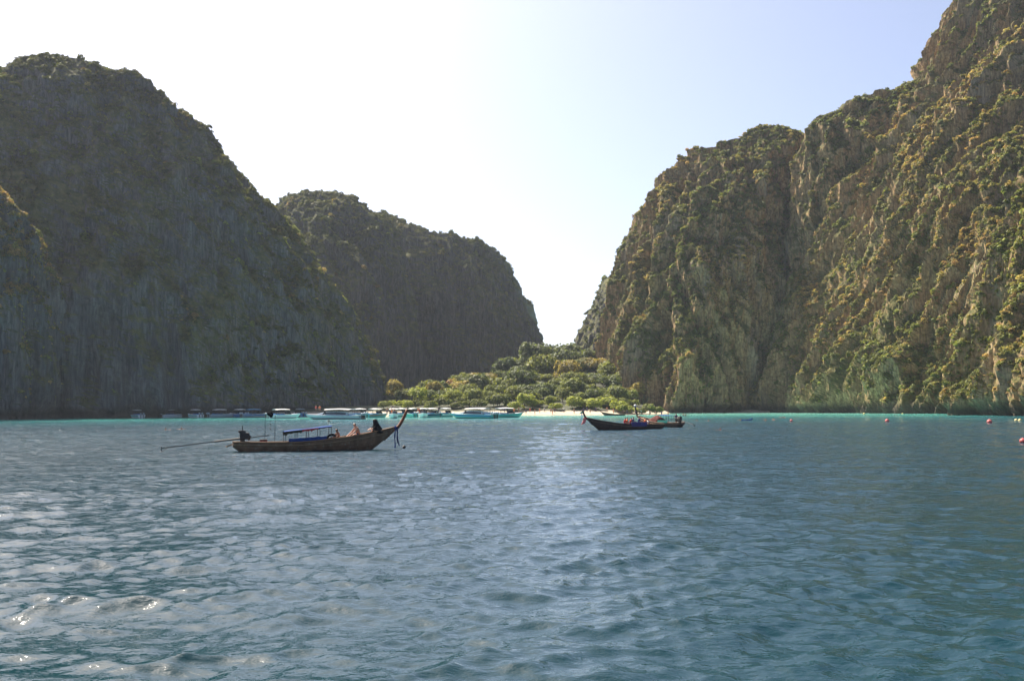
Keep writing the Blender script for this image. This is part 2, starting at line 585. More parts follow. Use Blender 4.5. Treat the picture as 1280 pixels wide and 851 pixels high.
M_rock_shade = rock_mat('limestone_shaded', 0.2, 0.32, (0.085, 0.085, 0.09))  # deep shade is put into the dark base colour
M_rock_far = rock_mat('limestone_far_shaded', 0.1, 0.4, (0.06, 0.06, 0.064))  # shade of the far cliffs put into an even darker base
M_rock_sun = rock_mat('limestone_rusty_sunlit', 1.3, 0.36, (0.25, 0.215, 0.175))  # rusty staining, with sunlight put into a brighter base
M_rock_peak = rock_mat('limestone_tan_sunlit', 1.45, 0.34, (0.27, 0.225, 0.165))  # tan staining, with warm sunlight put into the base colour

CL = {}
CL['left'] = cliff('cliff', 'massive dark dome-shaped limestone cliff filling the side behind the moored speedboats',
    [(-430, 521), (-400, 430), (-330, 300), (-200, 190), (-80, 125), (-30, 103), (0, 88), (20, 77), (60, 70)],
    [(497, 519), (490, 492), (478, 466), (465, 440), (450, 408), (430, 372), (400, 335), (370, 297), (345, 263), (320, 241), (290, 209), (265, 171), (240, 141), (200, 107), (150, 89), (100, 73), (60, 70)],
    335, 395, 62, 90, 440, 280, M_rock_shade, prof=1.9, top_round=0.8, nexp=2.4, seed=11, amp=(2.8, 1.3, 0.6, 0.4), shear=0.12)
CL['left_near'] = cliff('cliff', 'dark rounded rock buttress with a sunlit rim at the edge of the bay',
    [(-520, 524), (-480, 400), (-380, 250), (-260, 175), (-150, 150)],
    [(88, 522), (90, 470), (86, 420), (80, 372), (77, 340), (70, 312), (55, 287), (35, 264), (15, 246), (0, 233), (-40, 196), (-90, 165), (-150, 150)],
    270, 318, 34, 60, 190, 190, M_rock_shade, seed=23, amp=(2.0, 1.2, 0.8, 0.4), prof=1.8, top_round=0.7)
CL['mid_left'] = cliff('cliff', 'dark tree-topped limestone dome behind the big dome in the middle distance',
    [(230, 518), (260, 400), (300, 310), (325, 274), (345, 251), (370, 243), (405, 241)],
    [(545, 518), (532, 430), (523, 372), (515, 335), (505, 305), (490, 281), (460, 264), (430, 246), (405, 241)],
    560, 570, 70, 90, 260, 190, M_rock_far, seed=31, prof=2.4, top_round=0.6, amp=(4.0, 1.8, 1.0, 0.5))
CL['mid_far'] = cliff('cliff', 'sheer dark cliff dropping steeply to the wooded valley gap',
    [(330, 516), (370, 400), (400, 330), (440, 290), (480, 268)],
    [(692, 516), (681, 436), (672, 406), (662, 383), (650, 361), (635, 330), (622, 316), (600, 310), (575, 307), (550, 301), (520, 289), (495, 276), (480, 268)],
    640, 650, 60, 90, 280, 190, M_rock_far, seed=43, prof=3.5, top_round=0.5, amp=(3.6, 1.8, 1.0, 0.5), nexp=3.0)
CL['far_knob'] = cliff('cliff', 'small far wooded cliff peeking out beside the valley gap',
    [(704, 514), (712, 440), (724, 411), (737, 386), (750, 355), (775, 338)],
    [(860, 514), (830, 420), (800, 360), (775, 338)],
    575, 575, 50, 60, 110, 110, M_rock_far, seed=55, amp=(2.5, 1.5, 0.9, 0.4))
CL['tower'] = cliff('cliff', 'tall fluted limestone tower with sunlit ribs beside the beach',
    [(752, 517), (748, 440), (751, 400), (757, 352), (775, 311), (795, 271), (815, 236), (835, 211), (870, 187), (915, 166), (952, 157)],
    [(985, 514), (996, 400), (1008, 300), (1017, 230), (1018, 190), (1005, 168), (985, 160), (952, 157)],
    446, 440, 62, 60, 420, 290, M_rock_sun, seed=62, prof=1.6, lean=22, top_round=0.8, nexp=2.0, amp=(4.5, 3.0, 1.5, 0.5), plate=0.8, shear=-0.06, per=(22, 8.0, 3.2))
CL['saddle'] = cliff('cliff', 'scrub-covered saddle ridge between the fluted tower and the highest peak',
    [(960, 514), (975, 300), (990, 200), (1003, 164), (1040, 136), (1080, 119), (1110, 109), (1140, 96), (1200, 80)],
    [(1420, 514), (1380, 200), (1300, 100), (1200, 80)],
    440, 430, 42, 60, 220, 170, M_rock_peak, seed=70, prof=1.8, top_round=0.8, amp=(3.0, 2.0, 1.0, 0.5))
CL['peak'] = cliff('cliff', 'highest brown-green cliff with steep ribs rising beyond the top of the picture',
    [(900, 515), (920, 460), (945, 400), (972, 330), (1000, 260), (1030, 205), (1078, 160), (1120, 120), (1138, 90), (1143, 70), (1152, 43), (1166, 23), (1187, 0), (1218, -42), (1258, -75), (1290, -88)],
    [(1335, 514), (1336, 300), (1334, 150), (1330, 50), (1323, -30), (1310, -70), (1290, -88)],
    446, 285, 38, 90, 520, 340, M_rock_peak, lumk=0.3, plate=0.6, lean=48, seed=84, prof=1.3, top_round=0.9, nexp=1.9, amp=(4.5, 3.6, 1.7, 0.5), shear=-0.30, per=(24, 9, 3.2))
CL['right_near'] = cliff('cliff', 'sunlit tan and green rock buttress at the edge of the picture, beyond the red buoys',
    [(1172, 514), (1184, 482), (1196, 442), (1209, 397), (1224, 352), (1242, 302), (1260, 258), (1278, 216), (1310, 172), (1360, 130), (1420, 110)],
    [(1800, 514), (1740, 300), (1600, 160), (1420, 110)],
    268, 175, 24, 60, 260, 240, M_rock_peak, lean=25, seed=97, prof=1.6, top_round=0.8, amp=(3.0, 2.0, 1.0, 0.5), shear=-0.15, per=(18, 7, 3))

# ------------------------------------------------------------------ beach and wooded valley ground
def ground_h(x, y):
    shore = 322 + 5.0 * np.sin(x / 23.0 + 1.0) + 0.10 * np.abs(x)
    t = y - shore
    h = np.where(t < 0, t * 0.045, np.minimum(t, 12) * 0.10)
    h = h + sstep(8, 26, t) * 2.0
    hill = 15.5 * np.exp(-(((x - 22) / 32.0) ** 2) - ((y - 465) / 62.0) ** 2)
    hill += 1.5 * np.exp(-(((x + 26) / 26.0) ** 2) - ((y - 420) / 45.0) ** 2)
    h = h + hill * sstep(6, 60, t)
    edge = sstep(26, 62, x - (y - 330) * 0.10) * (1 - sstep(375, 430, y))
    h = h - edge * (np.maximum(h, 0) + 1.2)
    return np.maximum(h, -3.0)

def build_ground():
    xs = np.linspace(-160, 210, 150)
    ys = np.concatenate([np.linspace(285, 375, 70), np.linspace(380, 720, 60)])
    X, Y = np.meshgrid(xs, ys)
    Z = ground_h(X, Y) + 0.25 * fbm(X / 7, Y / 7, X * 0, 5, 3) * sstep(326, 345, Y) + 0.07 * fbm(X / 2.2, Y / 2.2, X * 0, 6, 2)
    Z -= sstep(520, 700, Y) * 6
    idx = np.arange(X.size).reshape(X.shape)
    q = np.stack([idx[:-1, :-1], idx[:-1, 1:], idx[1:, 1:], idx[1:, :-1]], -1).reshape(-1, 4)
    o = link('beach_ground', mesh_np('beach_ground', np.stack([X, Y, Z], -1).reshape(-1, 3), q), M_sand)
    tag(o, 'pale sand beach rising to the wooded valley floor', 'beach', kind='structure')
build_ground()

# ------------------------------------------------------------------ foliage: leaf clumps
def leaf_cloud(seed, n, leaf, clumps=7, flat=0.7, squash=0.75, dome=True):
    """leaf-sized faces on the outside of several lobes; unit radius, base at z=0"""
    g = np.random.default_rng(seed)
    cs, rs = [], []
    for i in range(clumps):
        a = g.uniform(0, 6.283); r = math.sqrt(g.uniform(0, 1)) * 0.62
        zc = g.uniform(0.25, 0.95) * (1 - 0.45 * r) if dome else g.uniform(0.1, 0.7)
        cs.append((r * math.cos(a), r * math.sin(a), zc)); rs.append(g.uniform(0.26, 0.48))
    cs, rs = np.array(cs), np.array(rs)
    k = g.integers(0, clumps, n)
    d = g.normal(size=(n, 3)); d /= np.linalg.norm(d, axis=1, keepdims=True)
    d[:, 2] = np.abs(d[:, 2]) * 1.0 - 0.25
    rad = rs[k] * g.uniform(0.72, 1.08, n)
    p = cs[k] + d * rad[:, None]
    p[:, 2] *= squash
    nrm = d + g.normal(0, 0.55, (n, 3)) + np.array([0, 0, flat])
    nrm /= np.linalg.norm(nrm, axis=1, keepdims=True)
    t = np.cross(nrm, g.normal(size=(n, 3))); t /= np.linalg.norm(t, axis=1, keepdims=True)
    b = np.cross(nrm, t)
    s = leaf * g.uniform(0.6, 1.35, n)[:, None]
    v = np.stack([p - t * s, p + b * s * 0.62, p + t * s * 1.0, p - b * s * 0.62], 1).reshape(-1, 3)
    q = np.arange(4 * n).reshape(-1, 4)
    return v, q

scrub_col = bpy.data.collections.new('scrub_sources')      # never linked to the scene
N_SCRUB = 7
for i in range(N_SCRUB):
    v, q = leaf_cloud(100 + i, 150, 0.17, clumps=5 + i % 3, flat=0.6, squash=0.8 if i < 5 else 1.3)
    me = mesh_np('scrub_clump', v, q, smooth=False)
    me.materials.append(M_scrub)
    scrub_col.objects.link(bpy.data.objects.new('scrub_clump', me))

def scatter_group():
    ng = bpy.data.node_groups.new('scrub_scatter', 'GeometryNodeTree')
    ng.interface.new_socket('Geometry', in_out='INPUT', socket_type='NodeSocketGeometry')
    ng.interface.new_socket('Geometry', in_out='OUTPUT', socket_type='NodeSocketGeometry')
    N, Lk = ng.nodes, ng.links
    gi, go = N.new('NodeGroupInput'), N.new('NodeGroupOutput')
    ci = N.new('GeometryNodeCollectionInfo')
    ci.inputs['Collection'].default_value = scrub_col
    ci.inputs['Separate Children'].default_value = True
    ci.inputs['Reset Children'].default_value = True
    ip = N.new('GeometryNodeInstanceOnPoints')
    ip.inputs['Pick Instance'].default_value = True
    def attr(nm, typ):
        a = N.new('GeometryNodeInputNamedAttribute')
        a.data_type = typ
        a.inputs['Name'].default_value = nm
        return a.outputs['Attribute']
    Lk.new(gi.outputs[0], ip.inputs['Points'])
    Lk.new(ci.outputs[0], ip.inputs['Instance'])
    Lk.new(attr('which', 'INT'), ip.inputs['Instance Index'])
    Lk.new(attr('rot', 'FLOAT_VECTOR'), ip.inputs['Rotation'])
    Lk.new(attr('size', 'FLOAT_VECTOR'), ip.inputs['Scale'])
    Lk.new(ip.outputs[0], go.inputs[0])
    return ng
NG = scatter_group()

OLIVE, DARK, GOLD, RUST, LIME = (np.array(c) for c in ((0.085, 0.098, 0.028), (0.032, 0.052, 0.02), (0.235, 0.20, 0.07), (0.225, 0.15, 0.065), (0.16, 0.185, 0.05)))

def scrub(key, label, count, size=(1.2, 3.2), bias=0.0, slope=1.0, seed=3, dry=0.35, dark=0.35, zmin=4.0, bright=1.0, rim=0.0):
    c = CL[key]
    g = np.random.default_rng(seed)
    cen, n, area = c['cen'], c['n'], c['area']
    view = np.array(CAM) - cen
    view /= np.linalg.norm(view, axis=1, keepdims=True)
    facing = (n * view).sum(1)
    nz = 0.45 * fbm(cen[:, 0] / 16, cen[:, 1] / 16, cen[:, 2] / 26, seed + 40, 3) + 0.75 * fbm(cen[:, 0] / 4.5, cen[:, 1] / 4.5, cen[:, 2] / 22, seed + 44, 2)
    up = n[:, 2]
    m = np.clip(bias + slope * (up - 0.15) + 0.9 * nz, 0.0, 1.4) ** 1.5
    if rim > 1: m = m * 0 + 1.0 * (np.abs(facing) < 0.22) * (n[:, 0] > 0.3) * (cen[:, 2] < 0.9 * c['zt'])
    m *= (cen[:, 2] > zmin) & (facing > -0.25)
    # leave out what is far outside the frame
    px = cen[:, 0] / np.maximum(cen[:, 1], 1) * FPX
    m *= (np.abs(px) < 760)
    p = m * area
    if p.sum() <= 0: return
    p /= p.sum()
    k = g.choice(len(p), count, p=p)
    a, b, cc, d = c['corners']
    u, v = g.uniform(0, 1, (count, 1)), g.uniform(0, 1, (count, 1))
    P = a[k] * (1 - u) * (1 - v) + b[k] * u * (1 - v) + cc[k] * u * v + d[k] * (1 - u) * v
    N = n[k]
    upk = np.clip(up[k], 0, 1)
    S = (size[0] + (size[1] - size[0]) * g.uniform(0, 1, count) ** 3.0) * (0.75 + 0.5 * upk)
    P = P - N * S[:, None] * 0.25 - np.array([0, 0, 1.0]) * S[:, None] * 0.2
    # tint from patches of dry and green growth, then painted sun and shade
    w1 = vnoise(P[:, 0] / 13, P[:, 1] / 13, P[:, 2] / 50, seed + 60) * 0.6 + g.normal(0, 0.33, count)
    w2 = vnoise(P[:, 0] / 9, P[:, 1] / 9, P[:, 2] / 12, seed + 61) * 0.6 + g.normal(0, 0.35, count)
    T = np.repeat(OLIVE[None], count, 0)
    def mix(T, col, f):
        return T * (1 - f[:, None]) + col[None] * f[:, None]
    T = mix(T, DARK, sstep(0.5 - dark, 0.9 - dark, w2) * 0.9)
    T = mix(T, GOLD, sstep(0.55 - dry, 1.1 - dry, w1) * 0.85)
    T = mix(T, RUST, sstep(0.75 - dry, 1.25 - dry, w1 - 0.2 * w2 - 0.25 * upk) * 0.9)
    T = mix(T, LIME, sstep(0.65, 1.0, w2 - w1) * 0.7)
    T *= g.uniform(0.7, 1.35, (count, 1)) * bright  # bright puts each cliff's sun and shade into its leaf colour
    me = bpy.data.meshes.new('scrub')
    me.vertices.add(count)
    me.vertices.foreach_set('co', P.astype(np.float32).ravel())
    def attr(nm, typ, arr, fld):
        at = me.attributes.new(nm, typ, 'POINT')
        at.data.foreach_set(fld, arr.ravel())
    attr('which', 'INT', g.integers(0, N_SCRUB, count).astype(np.int32), 'value')
    lean = 0.45 * (1 - upk)
    rot = np.stack([-N[:, 1] * lean + g.normal(0, 0.12, count), N[:, 0] * lean + g.normal(0, 0.12, count), g.uniform(0, 6.283, count)], 1)
    attr('rot', 'FLOAT_VECTOR', rot.astype(np.float32), 'vector')
    sz = np.stack([S, S, S * g.uniform(0.7, 1.25, count)], 1)
    attr('size', 'FLOAT_VECTOR', sz.astype(np.float32), 'vector')
    attr('tint', 'FLOAT_COLOR', np.concatenate([T, np.ones((count, 1))], 1).astype(np.float32), 'color')
    o = link('scrub', me)
    md = o.modifiers.new('scatter', 'NODES')
    md.node_group = NG
    tag(o, label, 'scrub', kind='stuff')

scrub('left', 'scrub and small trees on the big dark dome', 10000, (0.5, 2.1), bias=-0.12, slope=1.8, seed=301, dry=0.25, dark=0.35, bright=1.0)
scrub('left', 'sunlit bushes along the edge of the big dark dome', 900, (0.9, 2.6), seed=311, dry=0.2, dark=0.0, bright=1.9, rim=2)  # rim sunlight is painted in by a much brighter leaf tint
scrub('left_near', 'golden sunlit bushes along the rim of the near buttress', 500, (0.7, 2.0), seed=312, dry=0.7, dark=0.0, bright=2.0, rim=2)  # sun on the rim put into bright golden leaf colour
scrub('left_near', 'scrub on the dark buttress with the sunlit rim', 2600, (0.6, 2.2), bias=-0.2, slope=2.0, seed=302, dry=0.7, dark=0.1, bright=1.4)  # brighter, golden tint also carries the painted rim light
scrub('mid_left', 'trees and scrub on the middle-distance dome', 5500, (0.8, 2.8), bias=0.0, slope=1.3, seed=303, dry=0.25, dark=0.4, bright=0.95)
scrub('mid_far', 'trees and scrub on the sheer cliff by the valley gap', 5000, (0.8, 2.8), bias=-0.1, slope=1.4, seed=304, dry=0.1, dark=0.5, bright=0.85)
scrub('far_knob', 'scrub on the small far cliff', 700, (1.5, 3.2), bias=0.3, slope=1.0, seed=305, dry=0.0, dark=0.7)  # high dark share paints shade into the leaves
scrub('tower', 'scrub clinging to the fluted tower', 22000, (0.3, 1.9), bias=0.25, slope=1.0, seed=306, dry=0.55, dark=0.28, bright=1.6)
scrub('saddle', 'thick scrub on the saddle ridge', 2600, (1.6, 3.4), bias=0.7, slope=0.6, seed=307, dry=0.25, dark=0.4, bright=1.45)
scrub('peak', 'thick brown and green scrub on the highest cliff', 48000, (0.3, 1.9), bias=0.35, slope=0.9, seed=308, dry=0.68, dark=0.2, bright=1.7)  # extra gold and brightness paint warm sunlight over the dry growth
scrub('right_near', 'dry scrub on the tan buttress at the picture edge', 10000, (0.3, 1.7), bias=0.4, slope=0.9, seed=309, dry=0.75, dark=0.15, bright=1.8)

# ------------------------------------------------------------------ trees
CROWNS = []
for i in range(7):
    v, q = leaf_cloud(500 + i, 1500, 0.085, clumps=11 + i % 4, flat=0.8, squash=(0.75, 0.6, 0.9, 0.7, 1.1, 0.55, 0.8)[i])
    me = mesh_np('crown', v, q, smooth=False)
    me.materials.append(M_leaf)
    CROWNS.append(me)

def trunk_mesh(seed):
    g = random.Random(seed)
    b = MB()
    lean = (g.uniform(-0.12, 0.12), g.uniform(-0.1, 0.1))
    top = (lean[0], lean[1], 0.62)
    b.tube([(0, 0, -0.15), (lean[0] * 0.2, lean[1] * 0.2, 0.12), (lean[0] * 0.6, lean[1] * 0.6, 0.36), top], [0.034, 0.026, 0.02, 0.011], 7)
    for k in range(6):
        a = k * 1.05 + g.uniform(-0.3, 0.3)
        s = g.uniform(0.25, 0.5)
        p0 = (lean[0] * s, lean[1] * s, s * 0.9)
        r = g.uniform(0.25, 0.42)
        p2 = (p0[0] + math.cos(a) * r, p0[1] + math.sin(a) * r, p0[2] + g.uniform(0.2, 0.38))
        p1 = tuple((p0[j] * 0.45 + p2[j] * 0.55) + (0.03 if j == 2 else 0) for j in range(3))
        b.tube([p0, p1, p2], [0.013, 0.008, 0.004], 5)
    me = mesh_from('trunk', b.v, b.f, True)
    me.materials.append(M_bark)
    return me
TRUNKS = [trunk_mesh(900 + i) for i in range(5)]

def tree(name, loc, h, w, kind, trunk_k, tint, label, cat, group, rz=0.0, lift=0.32):
    t = empty(name, loc, rz)
    tag(t, label, cat, group)
    tr = link('trunk', TRUNKS[trunk_k % len(TRUNKS)], None, t)
    tr.scale = (h, h, h)
    cr = link('crown', CROWNS[kind % len(CROWNS)], None, t)
    cr.scale = (w, w, h * (1 - lift) * 1.05)
    cr.location = (0, 0, h * lift)
    cr.color = (*tint, 1.0)
    return t

TREE_G = 'trees on the wooded valley hill'
g = np.random.default_rng(77)
def shore_y(x): return 322 + 5.0 * math.sin(x / 23.0 + 1.0) + 0.10 * abs(x)
def gz(x, y): return float(ground_h(np.array([x]), np.array([y]))[0])

def tree_at_px(px, Y, h, w, tint, label, name='tree', cat='tree', group=TREE_G, kind=None, lift=0.32):
    x = (px - 640) / FPX * Y
    k = int(g.integers(0, 7)) if kind is None else kind
    return tree(name, (x, Y, gz(x, Y) - 0.1), h, w, k, int(g.integers(0, 5)), tint, label, cat, group, float(g.uniform(0, 6.28)), lift)

# named individuals
GR, DG, YG, GO, RU, BG = (0.16, 0.185, 0.055), (0.07, 0.095, 0.042), (0.26, 0.30, 0.065), (0.28, 0.24, 0.08), (0.29, 0.17, 0.085), (0.11, 0.14, 0.06)
named = [
    (603, 425, 12.5, 8.5, GO, 'broad flat-topped golden olive tree in the middle of the wooded slope', 1),
    (577, 420, 10.5, 6.5, RU, 'rust-tinged tree on the slope beside the golden flat-topped one', 3),
    (572, 445, 12.0, 6.0, GR, 'grey-green tree topping the slope above the rust-tinged one', 0),
    (690, 475, 13.0, 7.5, DG, 'dark round tree on the very top of the wooded hill', 2),
    (665, 455, 13.5, 8.0, BG, 'large dark blue-green tree just below the hilltop', 4),
    (640, 462, 12.0, 7.0, GR, 'tall green tree on the hill skyline beside the dark blue-green one', 2),
    (718, 470, 12.0, 7.0, DG, 'dark tree on the skyline below the small far cliff', 0),
    (735, 440, 11.0, 8.0, (0.15, 0.155, 0.05), 'wide olive tree at the foot of the fluted tower', 5),
    (652, 395, 10.5, 7.0, BG, 'dense blue-green tree in front of the hilltop trees', 2),
    (494, 372, 8.5, 4.0, GO, 'slim golden tree at the foot of the big dark dome', 4),
    (505, 368, 6.0, 3.6, GR, 'grey-green tree between the slim golden tree and the raised prow', 2),
    (518, 376, 7.0, 4.0, BG, 'dark leafy tree at the low end of the wooded slope', 0),
    (528, 366, 5.5, 3.4, (0.20, 0.20, 0.06), 'yellow-green tree at the low end of the wooded slope', 5),
    (541, 372, 7.5, 4.2, (0.24, 0.21, 0.06), 'yellowish palm-like bush tree beside the moored boats', 4),
]
for px, Y, h, w, c, lab, k in named:
    tree_at_px(px, Y, h, w, c, lab, kind=k)
# the rest of the wood, in rows from the hilltop down
rows = [(500, 648, 760, 22, 11.0, [DG, BG, GR], 'dark green tree on the back of the wooded hill'),
        (460, 590, 780, 21, 10.5, [DG, GR, BG, GO], 'green tree on the upper slope of the wooded hill'),
        (430, 550, 790, 19, 10.0, [GR, BG, GO, GR, GR], 'green tree half-way up the wooded slope'),
        (405, 535, 800, 19, 8.5, [GR, GO, BG, GR], 'grey-green tree on the lower wooded slope'),
        (360, 526, 800, 15, 5.5, [GR, (0.16, 0.19, 0.055), BG, YG], 'low leafy tree right behind the beach bushes'),
        (382, 530, 790, 16, 7.0, [GR, (0.16, 0.19, 0.055), BG], 'leafy tree low on the slope behind the beach bushes'),
        ]
for Y, x0, x1, step, h, cols, lab in rows:
    px = x0
    while px < x1:
        ph = px + g.uniform(-6, 6)
        hh = h * g.uniform(0.75, 1.15)
        base = np.array(cols[int(g.integers(0, len(cols)))]) * g.uniform(0.85, 1.2)
        tree_at_px(ph, Y + g.uniform(-11, 11), hh, hh * g.uniform(0.55, 0.75), tuple(base), lab, lift=float(g.uniform(0.14, 0.28)))
        px += step * g.uniform(0.45, 0.8)
# bushes fringing the beach
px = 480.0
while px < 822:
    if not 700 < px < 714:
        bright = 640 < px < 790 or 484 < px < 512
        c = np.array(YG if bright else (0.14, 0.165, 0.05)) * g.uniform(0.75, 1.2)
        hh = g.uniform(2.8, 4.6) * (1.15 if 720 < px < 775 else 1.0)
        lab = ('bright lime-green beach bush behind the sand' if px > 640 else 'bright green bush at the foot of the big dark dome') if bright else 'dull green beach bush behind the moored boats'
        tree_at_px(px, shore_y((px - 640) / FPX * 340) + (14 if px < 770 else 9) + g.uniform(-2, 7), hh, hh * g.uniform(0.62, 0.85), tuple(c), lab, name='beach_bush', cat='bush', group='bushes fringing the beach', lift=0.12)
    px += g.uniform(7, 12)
# trees standing out on the skyline of the saddle
def ridge_tree(px, py, Y, h, tint, label):
    p = at_depth(px, py, Y)
    tree('ridge_tree', (p.x, p.y, p.z - h * 0.75), h, h * 0.5, int(g.integers(0, 7)), int(g.integers(0, 5)), tint, label, 'tree', 'trees on the saddle skyline', lift=0.35)

# ------------------------------------------------------------------ boat materials
M_hull = simple('weathered_wood', (0.17, 0.095, 0.055), 0.65, 0.25, var=0.45, scale=1.8, wear=(0.22, 0.19, 0.14))
M_hull_dark = simple('dark_painted_wood', (0.045, 0.024, 0.018), 0.55, 0.35, var=0.4, scale=1.8, wear=(0.075, 0.05, 0.038))
M_rail = simple('rail_wood', (0.20, 0.11, 0.055), 0.6, 0.3, var=0.3, scale=3)
M_prow = simple('prow_varnish', (0.20, 0.075, 0.035), 0.6, 0.25, var=0.3, scale=3)
M_plank = simple('plank_wood', (0.24, 0.16, 0.09), 0.75, 0.2, var=0.3, scale=4)
M_iron = simple('engine_iron', (0.035, 0.03, 0.027), 0.5, 0.5, 0.3, var=0.4, scale=8, wear=(0.12, 0.06, 0.03))
M_steel = simple('shaft_steel', (0.05, 0.045, 0.04), 0.6, 0.3, 0.2, var=0.3, scale=8)
M_blue = simple('blue_tarp', (0.018, 0.05, 0.17), 0.8, 0.08, var=0.25, scale=5)
M_skyblue = simple('faded_blue_canvas', (0.10, 0.30, 0.52), 0.7, 0.2, var=0.2, scale=4)
M_navy = simple('navy_cloth', (0.016, 0.028, 0.11), 0.8, 0.1, var=0.3, scale=6)
M_red = simple('red_cloth', (0.42, 0.03, 0.03), 0.8, 0.1, var=0.25, scale=6)
M_pink = simple('pink_cloth', (0.75, 0.22, 0.20), 0.8, 0.1, var=0.2, scale=6)
M_olivec = simple('olive_cloth', (0.05, 0.045, 0.03), 0.8, 0.1, var=0.3, scale=6)
M_greenc = simple('green_cloth', (0.02, 0.30, 0.14), 0.8, 0.1, var=0.2, scale=6)
M_purple = simple('purple_cloth', (0.06, 0.05, 0.16), 0.8, 0.1, var=0.3, scale=5)
M_rubber = simple('tyre_rubber', (0.018, 0.018, 0.02), 0.85, 0.2, var=0.25, scale=9)
M_black = simple('black_cloth', (0.012, 0.012, 0.014), 0.85, 0.15, var=0.3, scale=8)
M_white = simple('white_gelcoat', (0.78, 0.79, 0.80), 0.3, 0.5, var=0.05, scale=2)
M_offwhite = simple('awning_white', (0.80, 0.79, 0.77), 0.7, 0.2, var=0.06, scale=2)
M_glass = simple('tinted_screen', (0.02, 0.03, 0.04), 0.12, 0.6, var=0.1, scale=2)
M_teal = simple('teal_gelcoat', (0.05, 0.42, 0.40), 0.3, 0.5, var=0.08, scale=2)
M_bluehull = simple('blue_gelcoat', (0.03, 0.16, 0.38), 0.3, 0.5, var=0.08, scale=2)
M_redhull = simple('red_brown_gelcoat', (0.30, 0.07, 0.05), 0.35, 0.5, var=0.1, scale=2)
M_greyhull = simple('grey_gelcoat', (0.30, 0.36, 0.42), 0.3, 0.5, var=0.08, scale=2)
M_skin = simple('skin', (0.52, 0.26, 0.16), 0.55, 0.35, var=0.1, scale=9)
M_skin_tan = simple('skin_tanned', (0.30, 0.14, 0.08), 0.55, 0.35, var=0.1, scale=9)
M_hair = simple('dark_hair', (0.018, 0.013, 0.010), 0.6, 0.4, var=0.3, scale=20)
M_orange = simple('orange_vest', (0.72, 0.17, 0.04), 0.7, 0.2, var=0.15, scale=8)
M_buoy = simple('buoy_plastic', (0.50, 0.10, 0.09), 0.5, 0.3, var=0.25, scale=6, wear=(0.55, 0.34, 0.30))
M_buoy_y = simple('yellow_plastic', (0.70, 0.55, 0.22), 0.4, 0.45, var=0.15, scale=6)

# ------------------------------------------------------------------ longtail boats
def hull_line(s, L):
    """x along, half beam, gunwale z, keel z at station s (0 stern, 1 stem)"""
    x = s * L
    beam = 0.86 * (0.50 + 0.50 * math.sin(min(1.0, s / 0.42) * math.pi / 2)) if s < 0.42 else 0.86 * max(0.03, 1 - ((s - 0.42) / 0.58) ** 2.3)
    zg = 0.58 - 0.06 * math.sin(math.pi * min(1, s / 0.6)) + 0.82 * max(0, (s - 0.35) / 0.65) ** 1.9
    zk = -0.28 + 0.55 * max(0, (0.10 - s) / 0.10) ** 1.6 + (1.55 * max(0, (s - 0.80) / 0.20) ** 1.35)
    return x, beam, zg, min(zk, zg - 0.04)

